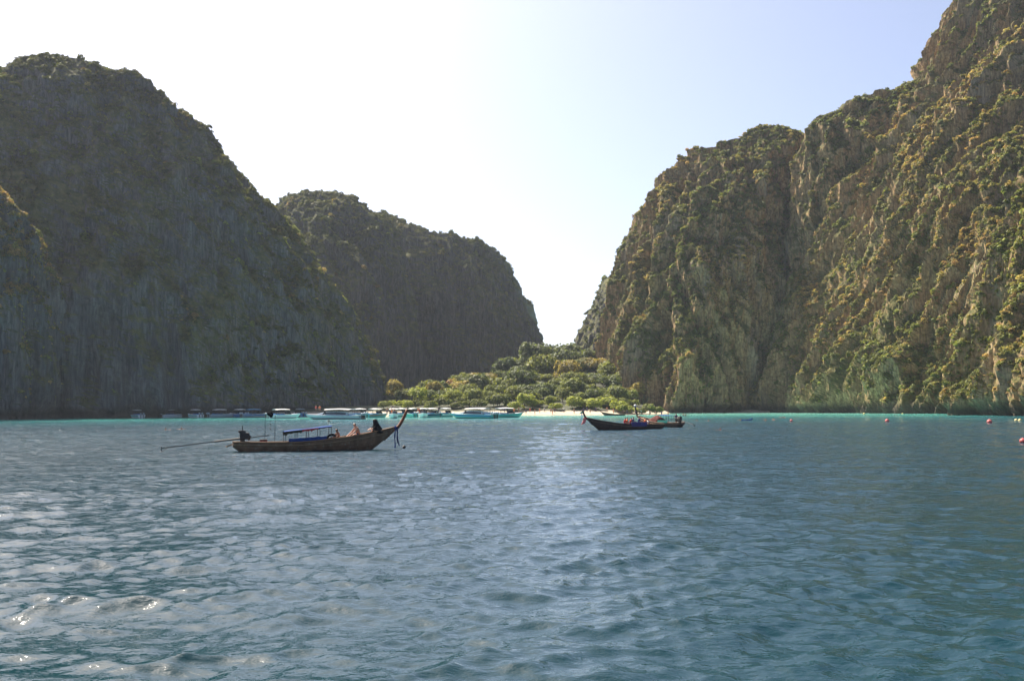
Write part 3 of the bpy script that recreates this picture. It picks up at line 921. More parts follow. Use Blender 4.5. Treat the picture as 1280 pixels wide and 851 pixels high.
def longtail(name, label, group, L=10.3, hull=None, prow_tip=(0.85, 1.15), rail=None, prow_mat=None):
    t = empty(name)
    tag(t, label, 'boat', group)
    hull = hull or M_hull
    S = [i / 40 for i in range(41)]
    outer, inner = [], []
    prof = [(1.0, 1.0), (0.985, 0.80), (0.999, 0.795), (0.955, 0.60), (0.97, 0.595), (0.87, 0.38), (0.885, 0.375), (0.66, 0.17), (0.30, 0.04), (0.0, 0.0)]
    for s in S:
        x, w, zg, zk = hull_line(s, L)
        x0 = x - 0.10 * 0
        half = [(x, -w * a, zk + (zg - zk) * b) for a, b in prof]
        sec = half + [(x, -p[1], p[2]) for p in reversed(half[:-1])]
        outer.append(sec)
        wi = max(w - 0.05, 0.01)
        hi = [(x, -wi * a, max(zk + 0.08, 0.02) + (zg - max(zk + 0.08, 0.02)) * b) for a, b in ((1.0, 1.0), (0.95, 0.5), (0.7, 0.1), (0.0, 0.03))]
        inner.append(hi + [(p[0], -p[1], p[2]) for p in reversed(hi[:-1])])
    b = MB().loft(outer)
    b.loft([list(reversed(s)) for s in inner])
    n = len(outer[0])
    b.add(outer[0], [tuple(range(n))])                     # transom
    b.build('hull', hull, t)
    for sg in (-1, 1):
        r = MB()
        pts = []
        for s in S:
            x, w, zg, zk = hull_line(s, L)
            pts.append((x, sg * w, zg + 0.02))
        r.tube(pts, 0.045, 6).build('gunwale', rail or M_rail, t, True)
        MB().tube([(p[0], p[1] * 1.0 + sg * 0.005, p[2] - 0.17 - 0.10 * (i / 40)) for i, p in enumerate(pts) if i < 39], 0.028, 5).build('rub_rail', M_plank if hull is M_hull else M_hull, t, True)
    # stem post sweeping up and forward
    x, w, zg, zk = hull_line(1.0, L)
    px, pz = prow_tip
    pts, rad = [], []
    x8, _, _, zk8 = hull_line(0.93, L)
    pts += [(x8, 0, zk8 - 0.02), (x - 0.12, 0, zk - 0.1)]
    rad += [0.05, 0.07]
    for i in range(9):
        u = i / 8
        pts.append((x + px * (0.12 + 0.88 * u ** 0.9), 0, zg - 0.06 + pz * u ** 1.25))
        rad.append(0.125 - 0.03 * u + (0.015 if i == 8 else 0))
    MB().tube(pts, rad, 8).build('stem_post', prow_mat or M_prow, t, True)
    # deck boards and thwarts
    for s in (0.06, 0.13, 0.20, 0.30, 0.42, 0.54, 0.66, 0.76, 0.84):
        x, w, zg, zk = hull_line(s, L)
        MB().box((x, 0, zg - 0.17), (0.26, 2 * w - 0.1, 0.04)).build('thwart', M_plank, t)
    x, w, zg, zk = hull_line(0.9, L)
    fd = []
    for s in (0.85, 0.88, 0.91, 0.94, 0.97, 0.99):
        x, w, zg, zk = hull_line(s, L)
        fd.append([(x, -w + 0.02, zg - 0.06), (x, 0, zg - 0.02), (x, w - 0.02, zg - 0.06)])
    MB().loft(fd).build('foredeck', M_plank, t)
    return t

def long_engine(t, L, shaft=5.7, dz=-0.62, yaw=0.0, base=(0.35, 0, 0.80)):
    x, y, z = base
    e = MB().box((x + 0.12, y, z + 0.40), (0.62, 0.42, 0.44)).box((x - 0.04, y + 0.02, z + 0.67), (0.46, 0.36, 0.16)).build('engine', M_iron, t)
    MB().tube([(x - 0.02, y - 0.1, z + 0.72), (x - 0.02, y - 0.12, z + 1.05)], 0.035, 6).build('exhaust_pipe', M_iron, e)
    MB().tube([(x + 0.36, y - 0.19, z + 0.4), (x + 0.46, y - 0.19, z + 0.4), (x + 0.47, y + 0.19, z + 0.4), (x + 0.36, y + 0.19, z + 0.4)], 0.04, 6).build('radiator_guard', M_iron, e)
    MB().ball((x + 0.40, y, z + 0.32), (0.13, 0.2, 0.2)).build('flywheel', M_iron, e, True)
    MB().box((x - 0.02, y, z + 0.10), (0.30, 0.28, 0.22)).tube([(x, y - 0.3, z - 0.2), (x, y, z + 0.12), (x, y + 0.3, z - 0.2)], 0.06, 6).build('engine_mount', M_iron, t)
    tip = (x - shaft, y + yaw, z + dz)
    p0 = (x - 0.1, y, z + 0.26)
    mid = tuple(p0[j] + (tip[j] - p0[j]) * 0.34 for j in range(3))
    sh = MB().tube([p0, mid], 0.06, 7).tube([mid, tip], 0.033, 6).build('drive_shaft', M_steel, t)
    pr = MB()
    for k in range(3):
        a = k * 2.094 + 0.5
        c, s_ = math.cos(a), math.sin(a)
        pr.add([(tip[0] - 0.03, tip[1], tip[2]), (tip[0] + 0.04, tip[1] + c * 0.12 - s_ * 0.07, tip[2] + s_ * 0.12 + c * 0.07), (tip[0], tip[1] + c * 0.19, tip[2] + s_ * 0.19), (tip[0] - 0.05, tip[1] + c * 0.12 + s_ * 0.07, tip[2] + s_ * 0.12 - c * 0.07)], [(0, 1, 2, 3), (3, 2, 1, 0)])
    pr.ball(tip, 0.05, 8, 6).build('propeller', M_steel, sh)
    MB().tube([(tip[0] + 0.35, tip[1], tip[2] + 0.02), (tip[0] + 0.05, tip[1], tip[2] - 0.2), (tip[0] - 0.08, tip[1], tip[2] - 0.26)], 0.02, 5).build('skeg', M_steel, sh)
    MB().tube([(x + 0.4, y, z + 0.28), (x + 1.05, y + 0.05, z + 0.36), (x + 1.75, y + 0.08, z + 0.42)], [0.032, 0.026, 0.03], 6).build('tiller_handle', M_steel, t)

def canopy(t, x0, x1, zlow, zhigh, w, roof_mat, trim_mat=None, sag=0.06, z_gun=0.7):
    secs = []
    for i in range(9):
        u = i / 8
        x = x0 + (x1 - x0) * u
        z = zlow + (zhigh - zlow) * u + sag * math.sin(u * math.pi * 3) * 0.3
        secs.append([(x, -w, z - 0.05), (x, -w * 0.6, z - 0.02), (x, 0, z + 0.0), (x, w * 0.6, z - 0.02), (x, w, z - 0.05), (x, w, z - 0.08), (x, 0, z - 0.03), (x, -w, z - 0.08)])
    rf = MB().loft(secs, closed=True, caps=True).build('canopy_roof', roof_mat, t)
    if trim_mat:
        for sg in (-1, 1):
            for ua, ub, fm in ((0.0, 0.36, M_olivec), (0.362, 0.70, M_red), (0.702, 1.0, M_navy)):
                fr = []
                for i in range(13):
                    u = ua + (ub - ua) * i / 12
                    x = x0 + (x1 - x0) * u
                    z = zlow + (zhigh - zlow) * u
                    dep = 0.19 * (1 - 0.75 * u) + 0.02 * math.sin(u * 55) + (0.10 if (ua == 0 and i in (1, 11)) or (ua > 0.3 and ua < 0.5 and i == 7) else 0)
                    yy = sg * (w + 0.012 + 0.01 * math.sin(u * 41))
                    fr.append([(x, yy, z - 0.03), (x, yy + sg * 0.012, z - 0.03 - dep * 0.5), (x, yy, z - 0.03 - dep), (x, yy - sg * 0.008, z - 0.03 - dep), (x, yy - sg * 0.008, z - 0.03)])
                MB().loft(fr, closed=True, caps=True).build('canopy_fringe', fm, rf)
    for i in range(5):
        u = i / 4
        x = x0 + 0.06 + (x1 - x0 - 0.12) * u
        z = zlow + (zhigh - zlow) * u
        for sg in (-1, 1):
            MB().tube([(x, sg * (w - 0.05), z_gun), (x, sg * (w - 0.05), z - 0.06)], 0.022, 6).build('canopy_post', M_steel, t)

# ------------------------------------------------------------------ people
def person_mesh(J, skin, top, bottom, hair, detail=1, fingers=False, girth=1.0):
    """J: joints. One continuous skinned body; faces get skin / top / bottom / hair by nearest bone"""
    V, E, Rd = [], [], []
    def add(p, r, par=None):
        V.append(tuple(p)); Rd.append(r * girth)
        if par is not None: E.append((par, len(V) - 1))
        return len(V) - 1
    zone = []
    pel = add(J['pelvis'], 0.125); waist = add(J['waist'], 0.115, pel); chest = add(J['chest'], 0.135, waist)
    neck = add(J['neck'], 0.058, chest); head0 = add(J['head'], 0.088, neck)
    h = Vector(J['head']); up = (h - Vector(J['neck'])).normalized()
    add(h + up * 0.085, 0.082, head0)
    f = Vector(J.get('face', (0, -1, 0))).normalized()
    zones = [(Vector(J['pelvis']), 'b'), (Vector(J['waist']), 't'), (Vector(J['chest']), 't'), (Vector(J['neck']), 's'), (h + f * 0.06, 's'), (h + up * 0.12 - f * 0.03, 'h'), (h - f * 0.07 + up * 0.02, 'h')]
    for sd in ('l', 'r'):
        sh = add(J['sh_' + sd], 0.065, chest); el = add(J['el_' + sd], 0.042, sh); wr = add(J['wr_' + sd], 0.030, el)
        d = (Vector(J['wr_' + sd]) - Vector(J['el_' + sd])).normalized()
        palm = Vector(J['wr_' + sd]) + d * 0.07
        pa = add(palm, 0.036, wr)
        if fingers:
            sx = d.cross(Vector((0, 0, 1)))
            sx = sx.normalized() if sx.length > 0.1 else Vector((1, 0, 0))
            dn = d.cross(sx).normalized()
            for k, (o, ln) in enumerate(((-0.030, 0.065), (-0.010, 0.08), (0.010, 0.075), (0.030, 0.058))):
                b0 = add(palm + d * 0.035 + sx * o, 0.009, pa)
                b1 = add(palm + d * (0.035 + ln * 0.55) + sx * o * 1.1 - dn * 0.01, 0.0085, b0)
                add(palm + d * (0.035 + ln * 0.9) + sx * o * 1.1 - dn * 0.03, 0.008, b1)
            th = add(palm - d * 0.01 - sx * 0.045, 0.011, pa)
            add(palm + d * 0.035 - sx * 0.062 - dn * 0.01, 0.009, th)
        zones += [(Vector(J['sh_' + sd]) * 0.7 + Vector(J['el_' + sd]) * 0.3, 't' if J.get('sleeve') else 's'), (Vector(J['el_' + sd]), 't' if J.get('sleeve', 0) == 2 else 's'), (Vector(J['wr_' + sd]), 's'), (palm, 's')]
        hp = add(J['hip_' + sd], 0.092, pel); kn = add(J['kn_' + sd], 0.062, hp); an = add(J['an_' + sd], 0.042, kn); add(J['to_' + sd], 0.034, an)
        zones += [(Vector(J['hip_' + sd]) * 0.6 + Vector(J['kn_' + sd]) * 0.4, 'b'), (Vector(J['hip_' + sd]) * 0.25 + Vector(J['kn_' + sd]) * 0.75, 'b' if J.get('long') else 's'), (Vector(J['kn_' + sd]) * 0.5 + Vector(J['an_' + sd]) * 0.5, 's'), (Vector(J['an_' + sd]), 's'), (Vector(J['to_' + sd]), 's')]
    me = bpy.data.meshes.new('body_source')
    me.from_pydata(V, E, [])
    ob = bpy.data.objects.new('body_source', me)
    COL.objects.link(ob)
    sm = ob.modifiers.new('skin', 'SKIN')
    for i, sv in enumerate(me.skin_vertices[0].data):
        sv.radius = (Rd[i], Rd[i])
        sv.use_root = (i == 0)
    ss = ob.modifiers.new('sub', 'SUBSURF')
    ss.levels = ss.render_levels = detail
    dg = bpy.context.evaluated_depsgraph_get()
    out = bpy.data.meshes.new_from_object(ob.evaluated_get(dg))
    bpy.data.objects.remove(ob)
    out.name = 'body'
    out.materials.clear()
    for m in (skin, top or skin, bottom, hair): out.materials.append(m)
    zi = {'s': 0, 't': 1, 'b': 2, 'h': 3}
    for p in out.polygons:
        c = Vector(p.center)
        best = min(zones, key=lambda z: (z[0] - c).length_squared)
        p.material_index = zi[best[1]]
        p.use_smooth = True
    return out

def stand_pose(step=0.0, arms=0.1, sleeve=0, long=0, reach=0.0):
    J = dict(pelvis=(0, 0, 0.93), waist=(0, 0, 1.10), chest=(0, 0, 1.30), neck=(0, 0, 1.48), head=(0, -0.02, 1.60), face=(0, -1, 0), sleeve=sleeve, long=long)
    for sd, sg in (('l', -1), ('r', 1)):
        st = step * sg
        J['sh_' + sd] = (sg * 0.19, 0, 1.39); J['el_' + sd] = (sg * (0.23 + arms), 0.05 - st * 0.5, 1.12 + reach * 0.15); J['wr_' + sd] = (sg * (0.24 + arms), -0.06 - st * 0.7 - reach * 0.2, 0.88 + reach * 0.35)
        J['hip_' + sd] = (sg * 0.09, 0, 0.88); J['kn_' + sd] = (sg * 0.10, -0.03 + st * 0.7, 0.50); J['an_' + sd] = (sg * 0.10, 0.03 + st, 0.08); J['to_' + sd] = (sg * 0.11, -0.12 + st, 0.035)
    return J

def sit_pose(lean=0.15, arm_f=0.35, arm_z=0.25, knee=0.40, shin=0.40, turn=0.0, sleeve=0, long=0):
    """sitting on z=0, facing -Y"""
    J = dict(pelvis=(0, 0, 0.11), waist=(0, -lean * 0.2, 0.28), chest=(0, -lean * 0.6, 0.47), neck=(0, -lean, 0.65), head=(turn * 0.02, -lean - 0.045, 0.765), face=(turn, -1, 0), sleeve=sleeve, long=long)
    for sd, sg in (('l', -1), ('r', 1)):
        J['sh_' + sd] = (sg * 0.185, -lean * 0.8, 0.565); J['el_' + sd] = (sg * 0.25, -lean - 0.12, 0.34); J['wr_' + sd] = (sg * 0.19, -lean - arm_f, arm_z)
        J['hip_' + sd] = (sg * 0.10, -0.04, 0.10); J['kn_' + sd] = (sg * 0.14, -knee, 0.14 + 0.05 * sg); J['an_' + sd] = (sg * 0.13, -knee - 0.04, 0.14 - shin); J['to_' + sd] = (sg * 0.13, -knee - 0.17, 0.12 - shin)
    return J

def person(me, label, group, loc, rz=0.0, scale=1.0, name='person'):
    o = link(name, me)
    o.location = loc; o.rotation_euler = (0, 0, rz); o.scale = (scale,) * 3
    tag(o, label, 'person', group)
    return o

def tyre(loc, rot, label, r=0.30):
    o = None
    secs = []
    for i in range(24):
        a = 2 * math.pi * i / 24
        secs.append([((r + 0.075 * math.cos(b_)) * math.cos(a), (r + 0.075 * math.cos(b_)) * math.sin(a), 0.09 * math.sin(b_)) for b_ in [k * math.pi / 4 for k in range(8)]])
    secs.append(secs[0])
    o = MB().loft(secs, closed=True).build('tyre', M_rubber, None, True)
    o.location = loc; o.rotation_euler = rot
    tag(o, label, 'tyre')
    return o

def ribbon(t, x, y, z0, length, mat, name='ribbon', w=0.10, sway=0.1, ph=0.0):
    secs = []
    for i in range(13):
        u = i / 12
        cx = x + sway * u * u + 0.03 * math.sin(u * 7 + ph)
        yy = y + 0.04 * math.sin(u * 9 + ph)
        ww = w * (0.6 + 0.5 * math.sin(u * 5 + ph + 1) ** 2)
        z = z0 - length * u
        secs.append([(cx - ww / 2, yy - 0.015, z), (cx + ww / 2, yy - 0.03, z), (cx + ww / 2, yy + 0.02, z), (cx - ww / 2, yy + 0.02, z)])
    return MB().loft(secs, closed=True, caps=True).build(name, mat, t)

# ---- nearest boat
B1_c = at_z(300, 564.5)
B1_e = at_z(476, 561)
b1 = longtail('longtail_boat', 'weathered brown longtail boat with blue canopy, nearest of the wooden boats', 'longtail boats', L=10.9, prow_tip=(0.85, 1.2))
b1_yaw = R(18)
p1 = at_z(291, 564.6)
b1.location = (p1.x, p1.y, 0.02)
b1.rotation_euler = (0, 0, b1_yaw)
B1S = 0.945
b1.scale = (B1S, 1.0, 1.0)
def on_b1(x, y, z):
    return b1.location + Matrix.Rotation(b1_yaw, 3, 'Z') @ Vector((x * B1S, y, z))
long_engine(b1, 10.9, shaft=5.1, dz=-0.30, yaw=0.6, base=(0.62, 0, 0.56))
canopy(b1, 3.3, 6.45, 1.24, 1.56, 0.66, M_blue, True, z_gun=0.42)
# blue cloth hung inside the gunwale
for sg in (-1,):
    secs = []
    for i in range(15):
        u = i / 14
        x = 3.55 + 2.5 * u
        zt = 0.76 + 0.14 * u + 0.02 * math.sin(i * 1.9)
        secs.append([(x, sg * 0.80, 0.46), (x, sg * (0.83 + 0.012 * math.sin(i * 2.1)), 0.62), (x, sg * 0.80, zt), (x, sg * 0.77, zt), (x, sg * 0.77, 0.46)])
    MB().loft(secs, closed=True, caps=True).build('side_cloth', M_blue, b1)
ribbon(b1, 10.98, -0.16, 1.40, 1.22, M_navy, w=0.11, sway=0.16, ph=0.3)
ribbon(b1, 10.86, -0.18, 1.36, 1.30, M_blue, w=0.09, sway=-0.04, ph=1.9)
MB().tube([(10.86, 0, 1.28), (11.0, 0, 1.42)], 0.15, 10).build('garland', M_navy, b1, True)
for x in (2.02, 2.66):
    MB().tube([(x, -0.55, 0.3), (x + 0.01, -0.55, 2.32 if x < 2.3 else 2.26)], 0.018, 6).build('pole', M_iron, b1)
MB().tube([(1.98, -0.55, 2.28), (2.7, -0.55, 2.24)], 0.014, 6).build('crossbar', M_iron, b1)
# dark cloth bundle on the crossbar, with a cord of floats under it
MB().loft([[(2.12, -0.60, 2.33), (2.12, -0.50, 2.33), (2.12, -0.50, 2.37), (2.12, -0.60, 2.37)],
           [(2.22, -0.63, 2.26), (2.22, -0.47, 2.26), (2.22, -0.47, 2.45), (2.22, -0.63, 2.45)],
           [(2.36, -0.66, 2.10), (2.36, -0.45, 2.10), (2.36, -0.46, 2.48), (2.36, -0.64, 2.48)],
           [(2.48, -0.62, 2.12), (2.48, -0.48, 2.12), (2.48, -0.48, 2.42), (2.48, -0.62, 2.42)],
           [(2.54, -0.58, 2.24), (2.54, -0.52, 2.24), (2.54, -0.52, 2.33), (2.54, -0.58, 2.33)]], closed=True, caps=True).build('rolled_flag', M_black, b1, True)
fc = MB().tube([(2.38, -0.56, 2.12), (2.38, -0.56, 1.42)], 0.006, 4).build('float_cord', M_iron, b1)
for z in (1.70, 1.42):
    MB().ball((2.38, -0.56, z), 0.05, 10, 6).build('float', M_iron, fc, True)
# stern rack and crates
MB().tube([(0.1, -0.35, 0.50), (-0.42, -0.35, 0.30), (-0.42, 0.35, 0.30), (0.1, 0.35, 0.50)], 0.03, 6).build('stern_step', M_plank, b1)
cr = MB().box((0, 0, 0.14), (0.46, 0.4, 0.28)).build('crate', M_redhull, None)
cr.location = on_b1(1.95, -0.30, 0.42); cr.rotation_euler = (0, 0, 0.2)
MB().box((0, 0, 0.30), (0.50, 0.44, 0.05)).build('lid', M_iron, cr)
tag(cr, 'dark red crate on the stern planks of the brown longtail boat', 'crate')
tyre(on_b1(6.45, -0.50, 0.66), (R(78), 0, b1_yaw), 'black tyre fender hanging on the side of the brown longtail boat', 0.32)

# people aboard (sit pose faces -Y; rz -90deg turns them to face the stern, -X)
me = person_mesh(sit_pose(0.10, 0.30, 0.30), M_skin_tan, None, M_red, M_hair, 2, True)
person(me, 'shirtless tanned person sitting by the tyre at the canopy front', 'people aboard the brown longtail boat', on_b1(6.95, -0.25, 0.50), R(-75) + b1_yaw, 1.0)
me = person_mesh(sit_pose(0.24, 0.42, 0.12, turn=0.2), M_skin, None, M_navy, M_hair, 2, True, girth=1.12)
person(me, 'shirtless person hunched forward amidships on the brown longtail boat', 'people aboard the brown longtail boat', on_b1(8.35, -0.22, 0.76), R(-80) + b1_yaw, 1.1)
me = person_mesh(sit_pose(0.16, 0.34, 0.24, sleeve=2, long=1, shin=0.30), M_skin, M_black, M_black, M_black, 2, True, girth=1.15)
p3 = person(me, 'person wrapped in black clothing sitting up on the bow of the brown longtail boat', 'people aboard the brown longtail boat', on_b1(9.7, -0.05, 1.02), R(-85) + b1_yaw, 1.1)
secs = []
for i in range(9):
    u = i / 8
    z = 0.02 + 0.80 * u
    cyy = -0.04 - 0.17 * u
    rx, ry = 0.34 - 0.24 * u ** 1.1, 0.33 - 0.235 * u ** 1.2
    if u > 0.8: rx, ry = rx * 1.12, ry * 1.15
    secs.append([(rx * math.cos(a) * (1 + 0.06 * math.sin(a * 5 + i)), cyy + 0.05 * (1 - u) + ry * math.sin(a) * (1 + 0.06 * math.sin(a * 4 + i)), z) for a in [k * 2 * math.pi / 16 for k in range(16)]])
MB().loft(secs, closed=True, caps=True).build('black_shawl', M_black, p3, True)

# ---- second longtail: bow towards the left, passengers amidships
def place_by_px(o, px, py, yaw, zoff=0.02):
    p = at_z(px, py)
    o.location = (p.x, p.y, zoff)
    o.rotation_euler = (0, 0, yaw)
    M3 = Matrix.Rotation(yaw, 3, 'Z')
    loc = Vector(o.location)
    return lambda x, y, z: loc + M3 @ Vector((x, y, z))

b2 = longtail('longtail_boat', 'dark longtail boat with pink and green prow ribbons and a crowd of passengers', 'longtail boats', L=9.6, hull=M_hull_dark, prow_tip=(0.55, 0.95), rail=M_hull_dark, prow_mat=M_hull_dark)
on_b2 = place_by_px(b2, 830, 536.4, R(180 + 17))
MB().tube([(9.72, 0, 1.30), (9.82, 0, 1.46)], 0.16, 10).build('garland', M_red, b2, True)
ribbon(b2, 9.95, 0.10, 1.40, 0.75, M_pink, w=0.26, sway=0.30, ph=0.4)
ribbon(b2, 9.85, 0.16, 1.35, 0.62, M_pink, w=0.20, sway=0.12, ph=2.0)
ribbon(b2, 10.2, 0.05, 2.10, 0.25, M_greenc, w=0.34, sway=0.3, ph=0.4)
ribbon(b2, 10.25, 0.10, 2.05, 0.80, M_skyblue, w=0.09, sway=0.02, ph=1.2)
MB().box((3.5, 0.86, 0.62), (1.9, 0.06, 0.52)).build('side_cloth', M_purple, b2)
MB().box((0.9, 0.45, 0.60), (1.5, 0.3, 0.10)).box((1.6, 0.2, 0.64), (0.7, 0.4, 0.14)).build('stern_bench', M_plank, b2)
me_sit_red = person_mesh(sit_pose(0.12, sleeve=1), M_skin_tan, M_red, M_navy, M_hair, 1)
me_sit_or = person_mesh(sit_pose(0.16, sleeve=1), M_skin, M_orange, M_navy, M_hair, 1)
me_sit_dk = person_mesh(sit_pose(0.10, sleeve=1), M_skin_tan, M_navy, M_black, M_hair, 1)
me_sit_wh = person_mesh(sit_pose(0.10, sleeve=1), M_skin_tan, M_offwhite, M_navy, M_hair, 1)
pg = 'passengers on the dark longtail boat'
person(me_sit_red, 'passenger in a red vest, foremost of those on the dark longtail boat', pg, on_b2(5.15, 0.35, 0.58), R(95), 0.95)
person(me_sit_or, 'passenger in an orange vest behind the foremost one on the dark boat', pg, on_b2(4.75, -0.1, 0.58), R(85), 0.95)
person(me_sit_red, 'passenger in a red vest just ahead of the purple side cloth', pg, on_b2(4.45, 0.42, 0.58), R(100), 0.93)
person(me_sit_dk, 'dark-clothed passenger behind the front of the purple side cloth', pg, on_b2(4.0, 0.05, 0.62), R(85), 1.0)
person(me_sit_dk, 'dark-clothed passenger behind the middle of the purple side cloth', pg, on_b2(3.3, 0.2, 0.66), R(95), 1.02)
person(me_sit_or, 'orange-vested passenger at the stern end of the purple cloth', pg, on_b2(2.65, 0.3, 0.55), R(90), 0.95)
person(me_sit_wh, 'pale-shirted passenger nearest the stern of the dark longtail boat', pg, on_b2(2.1, 0.0, 0.42), R(80), 0.95)

# ---- third longtail behind it
b3 = longtail('longtail_boat', 'dark longtail boat with red arched cover and blue awning behind the crowded one', 'longtail boats', L=9.3, hull=M_hull_dark, prow_tip=(0.6, 1.5), rail=M_hull, prow_mat=M_hull_dark)
on_b3 = place_by_px(b3, 853, 534.0, R(180 - 60))
MB().tube([(9.8, 0, 2.62), (9.93, 0, 2.87)], [0.13, 0.15], 8).build('prow_wrap', M_offwhite, b3, True)
secs = []
for i in range(7):
    x = 4.2 + 1.9 * i / 6
    secs.append([(x, 0.75 * math.cos(a), 0.50 + 1.0 * math.sin(a) * (1 - 0.12 * abs(i - 3))) for a in [k * math.pi / 10 for k in range(11)]])
MB().loft(secs, caps=True).build('arched_cover', simple('maroon_canvas', (0.085, 0.024, 0.02), 0.8, 0.1, var=0.3, scale=3), b3, True)
canopy(b3, 1.9, 4.1, 1.48, 1.56, 0.7, M_blue, None, z_gun=0.45)
MB().box((3.0, 0.82, 0.70), (2.0, 0.05, 0.35)).build('side_cloth', simple('seagreen_cloth', (0.04, 0.22, 0.18), 0.8, 0.1), b3)
long_engine(b3, 9.3, shaft=3.9, dz=-0.28, yaw=0.9, base=(0.5, 0, 0.60))
me_stand = person_mesh(stand_pose(0.0, 0.12, 1, 0, 0.6), M_skin_tan, M_navy, M_black, M_hair, 1)
person(me_stand, 'boatman in dark clothes standing by the engine of the farther dark boat', None, on_b3(1.15, 0.05, 0.12), R(40), 0.95)

# ---- a small one pulled in at the beach
b4 = longtail('longtail_boat', 'small dark open longtail boat drawn up at the edge of the sand', 'longtail boats', L=7.2, hull=M_hull_dark, prow_tip=(0.35, 0.55))
on_b4 = place_by_px(b4, 782, 519.2, R(180))
b4.scale = (1, 1, 0.8)

# ------------------------------------------------------------------ speedboats
def speedboat(label, L=10.0, hull_m=None, stripe_m=None, roof_m=None, roof=(0.18, 0.62), group='speedboats moored along the shore', cabin=False):
    t = empty('speedboat')
    tag(t, label, 'speedboat', group)
    hull_m = hull_m or M_white
    W = L * 0.14
    secs = []
    def st(s):
        w = W * (1.0 if s < 0.5 else max(0.02, 1 - ((s - 0.5) / 0.5) ** 2.2))
        zg = 0.95 + 0.50 * max(0, s - 0.25) ** 1.4
        zk = -0.35 + 1.35 * max(0, (s - 0.72) / 0.28) ** 2.0
        return s * L, w, zg, min(zk, zg - 0.05)
    for i in range(25):
        x, w, zg, zk = st(i / 24)
        zc = zk + (zg - zk) * 0.38
        half = [(x, -w, zg), (x, -w * 1.02, zg - 0.12), (x, -w * 0.97, zg - 0.14), (x, -w * 0.86, zc + 0.05), (x, -w * 0.80, zc), (x, 0, zk)]
        secs.append(half + [(p[0], -p[1], p[2]) for p in reversed(half[:-1])])
    b = MB().loft(secs)
    b.add(secs[0], [tuple(range(len(secs[0])))])
    b.build('hull', hull_m, t)
    if stripe_m:
        for sg in (-1, 1):
            sc = []
            for i in range(25):
                x, w, zg, zk = st(i / 24 * 0.97)
                h_ = (zg - zk)
                sc.append([(x, sg * (w * 0.985 + 0.012), zg - 0.17), (x, sg * (w * 0.93 + 0.012), zg - 0.17 - h_ * 0.22), (x, sg * (w * 0.90), zg - 0.17 - h_ * 0.22), (x, sg * w * 0.95, zg - 0.17)])
            MB().loft(sc, closed=True, caps=True).build('stripe', stripe_m, t)
    dk = []
    for i in range(25):
        x, w, zg, zk = st(i / 24)
        low = zg - (0.45 if 0.04 < i / 24 < 0.62 else 0.02)
        dk.append([(x, -w + 0.02, zg - 0.01), (x, -w * 0.85, zg + 0.02), (x, -w * 0.82, low), (x, w * 0.82, low), (x, w * 0.85, zg + 0.02), (x, w - 0.02, zg - 0.01)])
    MB().loft(dk).build('deck', M_white, t)
    # windscreen: raked wrap-round
    x0 = L * (roof[1] + 0.05)
    _, w, zg, _ = st(roof[1] + 0.05)
    a = [(x0 - 0.7, -w * 0.85, zg), (x0 + 0.15, -w * 0.62, zg), (x0 + 0.5, 0, zg + 0.03), (x0 + 0.15, w * 0.62, zg), (x0 - 0.7, w * 0.85, zg)]
    c = [(x0 - 1.2, -w * 0.78, zg + 0.72), (x0 - 0.55, -w * 0.55, zg + 0.75), (x0 - 0.3, 0, zg + 0.78), (x0 - 0.55, w * 0.55, zg + 0.75), (x0 - 1.2, w * 0.78, zg + 0.72)]
    MB().loft([a, c]).loft([[(p[0] - 0.05, p[1] * 0.96, p[2]) for p in a], [(p[0] - 0.05, p[1] * 0.96, p[2]) for p in c]]).build('windscreen', M_glass, t)
    if cabin:
        cs = []
        for u, hh in ((0.2, 0.75), (0.35, 0.95), (0.6, 0.85), (0.75, 0.25)):
            x, w, zg, zk = st(u)
            cs.append([(x, -w * 0.72, zg - 0.05), (x, -w * 0.62, zg + hh * 0.8), (x, 0, zg + hh), (x, w * 0.62, zg + hh * 0.8), (x, w * 0.72, zg - 0.05)])
        cb = MB().loft(cs, caps=True).build('cabin', M_greyhull, t)
        for sg in (-1, 1):
            ws = []
            for u, hh in ((0.24, 0.80), (0.4, 0.93), (0.6, 0.83)):
                x, w, zg, zk = st(u)
                ws.append([(x, sg * (w * 0.70 + 0.01), zg + hh * 0.25), (x, sg * (w * 0.635 + 0.012), zg + hh * 0.72), (x, sg * (w * 0.60), zg + hh * 0.72), (x, sg * (w * 0.66), zg + hh * 0.25)])
            MB().loft(ws, closed=True, caps=True).build('side_window', M_glass, cb)
    # roof and struts
    xa, xb = L * roof[0], L * roof[1]
    zr = 2.35
    rs = []
    for i in range(7):
        u = i / 6
        x = xa + (xb - xa) * u
        ww = W * (0.86 if 0 < i < 6 else 0.74)
        z = zr + 0.10 * math.sin(u * math.pi)
        rs.append([(x, -ww, z - 0.07), (x, -ww * 0.7, z + 0.06), (x, 0, z + 0.10), (x, ww * 0.7, z + 0.06), (x, ww, z - 0.07), (x, 0, z - 0.02)])
    MB().loft(rs, closed=True, caps=True).build('canopy', roof_m or M_offwhite, t)
    for u in (0.03, 0.5, 0.95):
        for sg in (-1, 1):
            MB().tube([(xa + (xb - xa) * u - 0.1, sg * W * 0.82, 0.9), (xa + (xb - xa) * u, sg * W * 0.74, zr - 0.02)], 0.035, 5).build('strut', M_steel, t)
    # bench seats
    for u in (0.2, 0.34, 0.48):
        MB().box((L * u, 0, 0.78), (0.55, W * 1.3, 0.35)).box((L * u - 0.25, 0, 1.05), (0.12, W * 1.3, 0.4)).build('bench', M_bluehull, t)
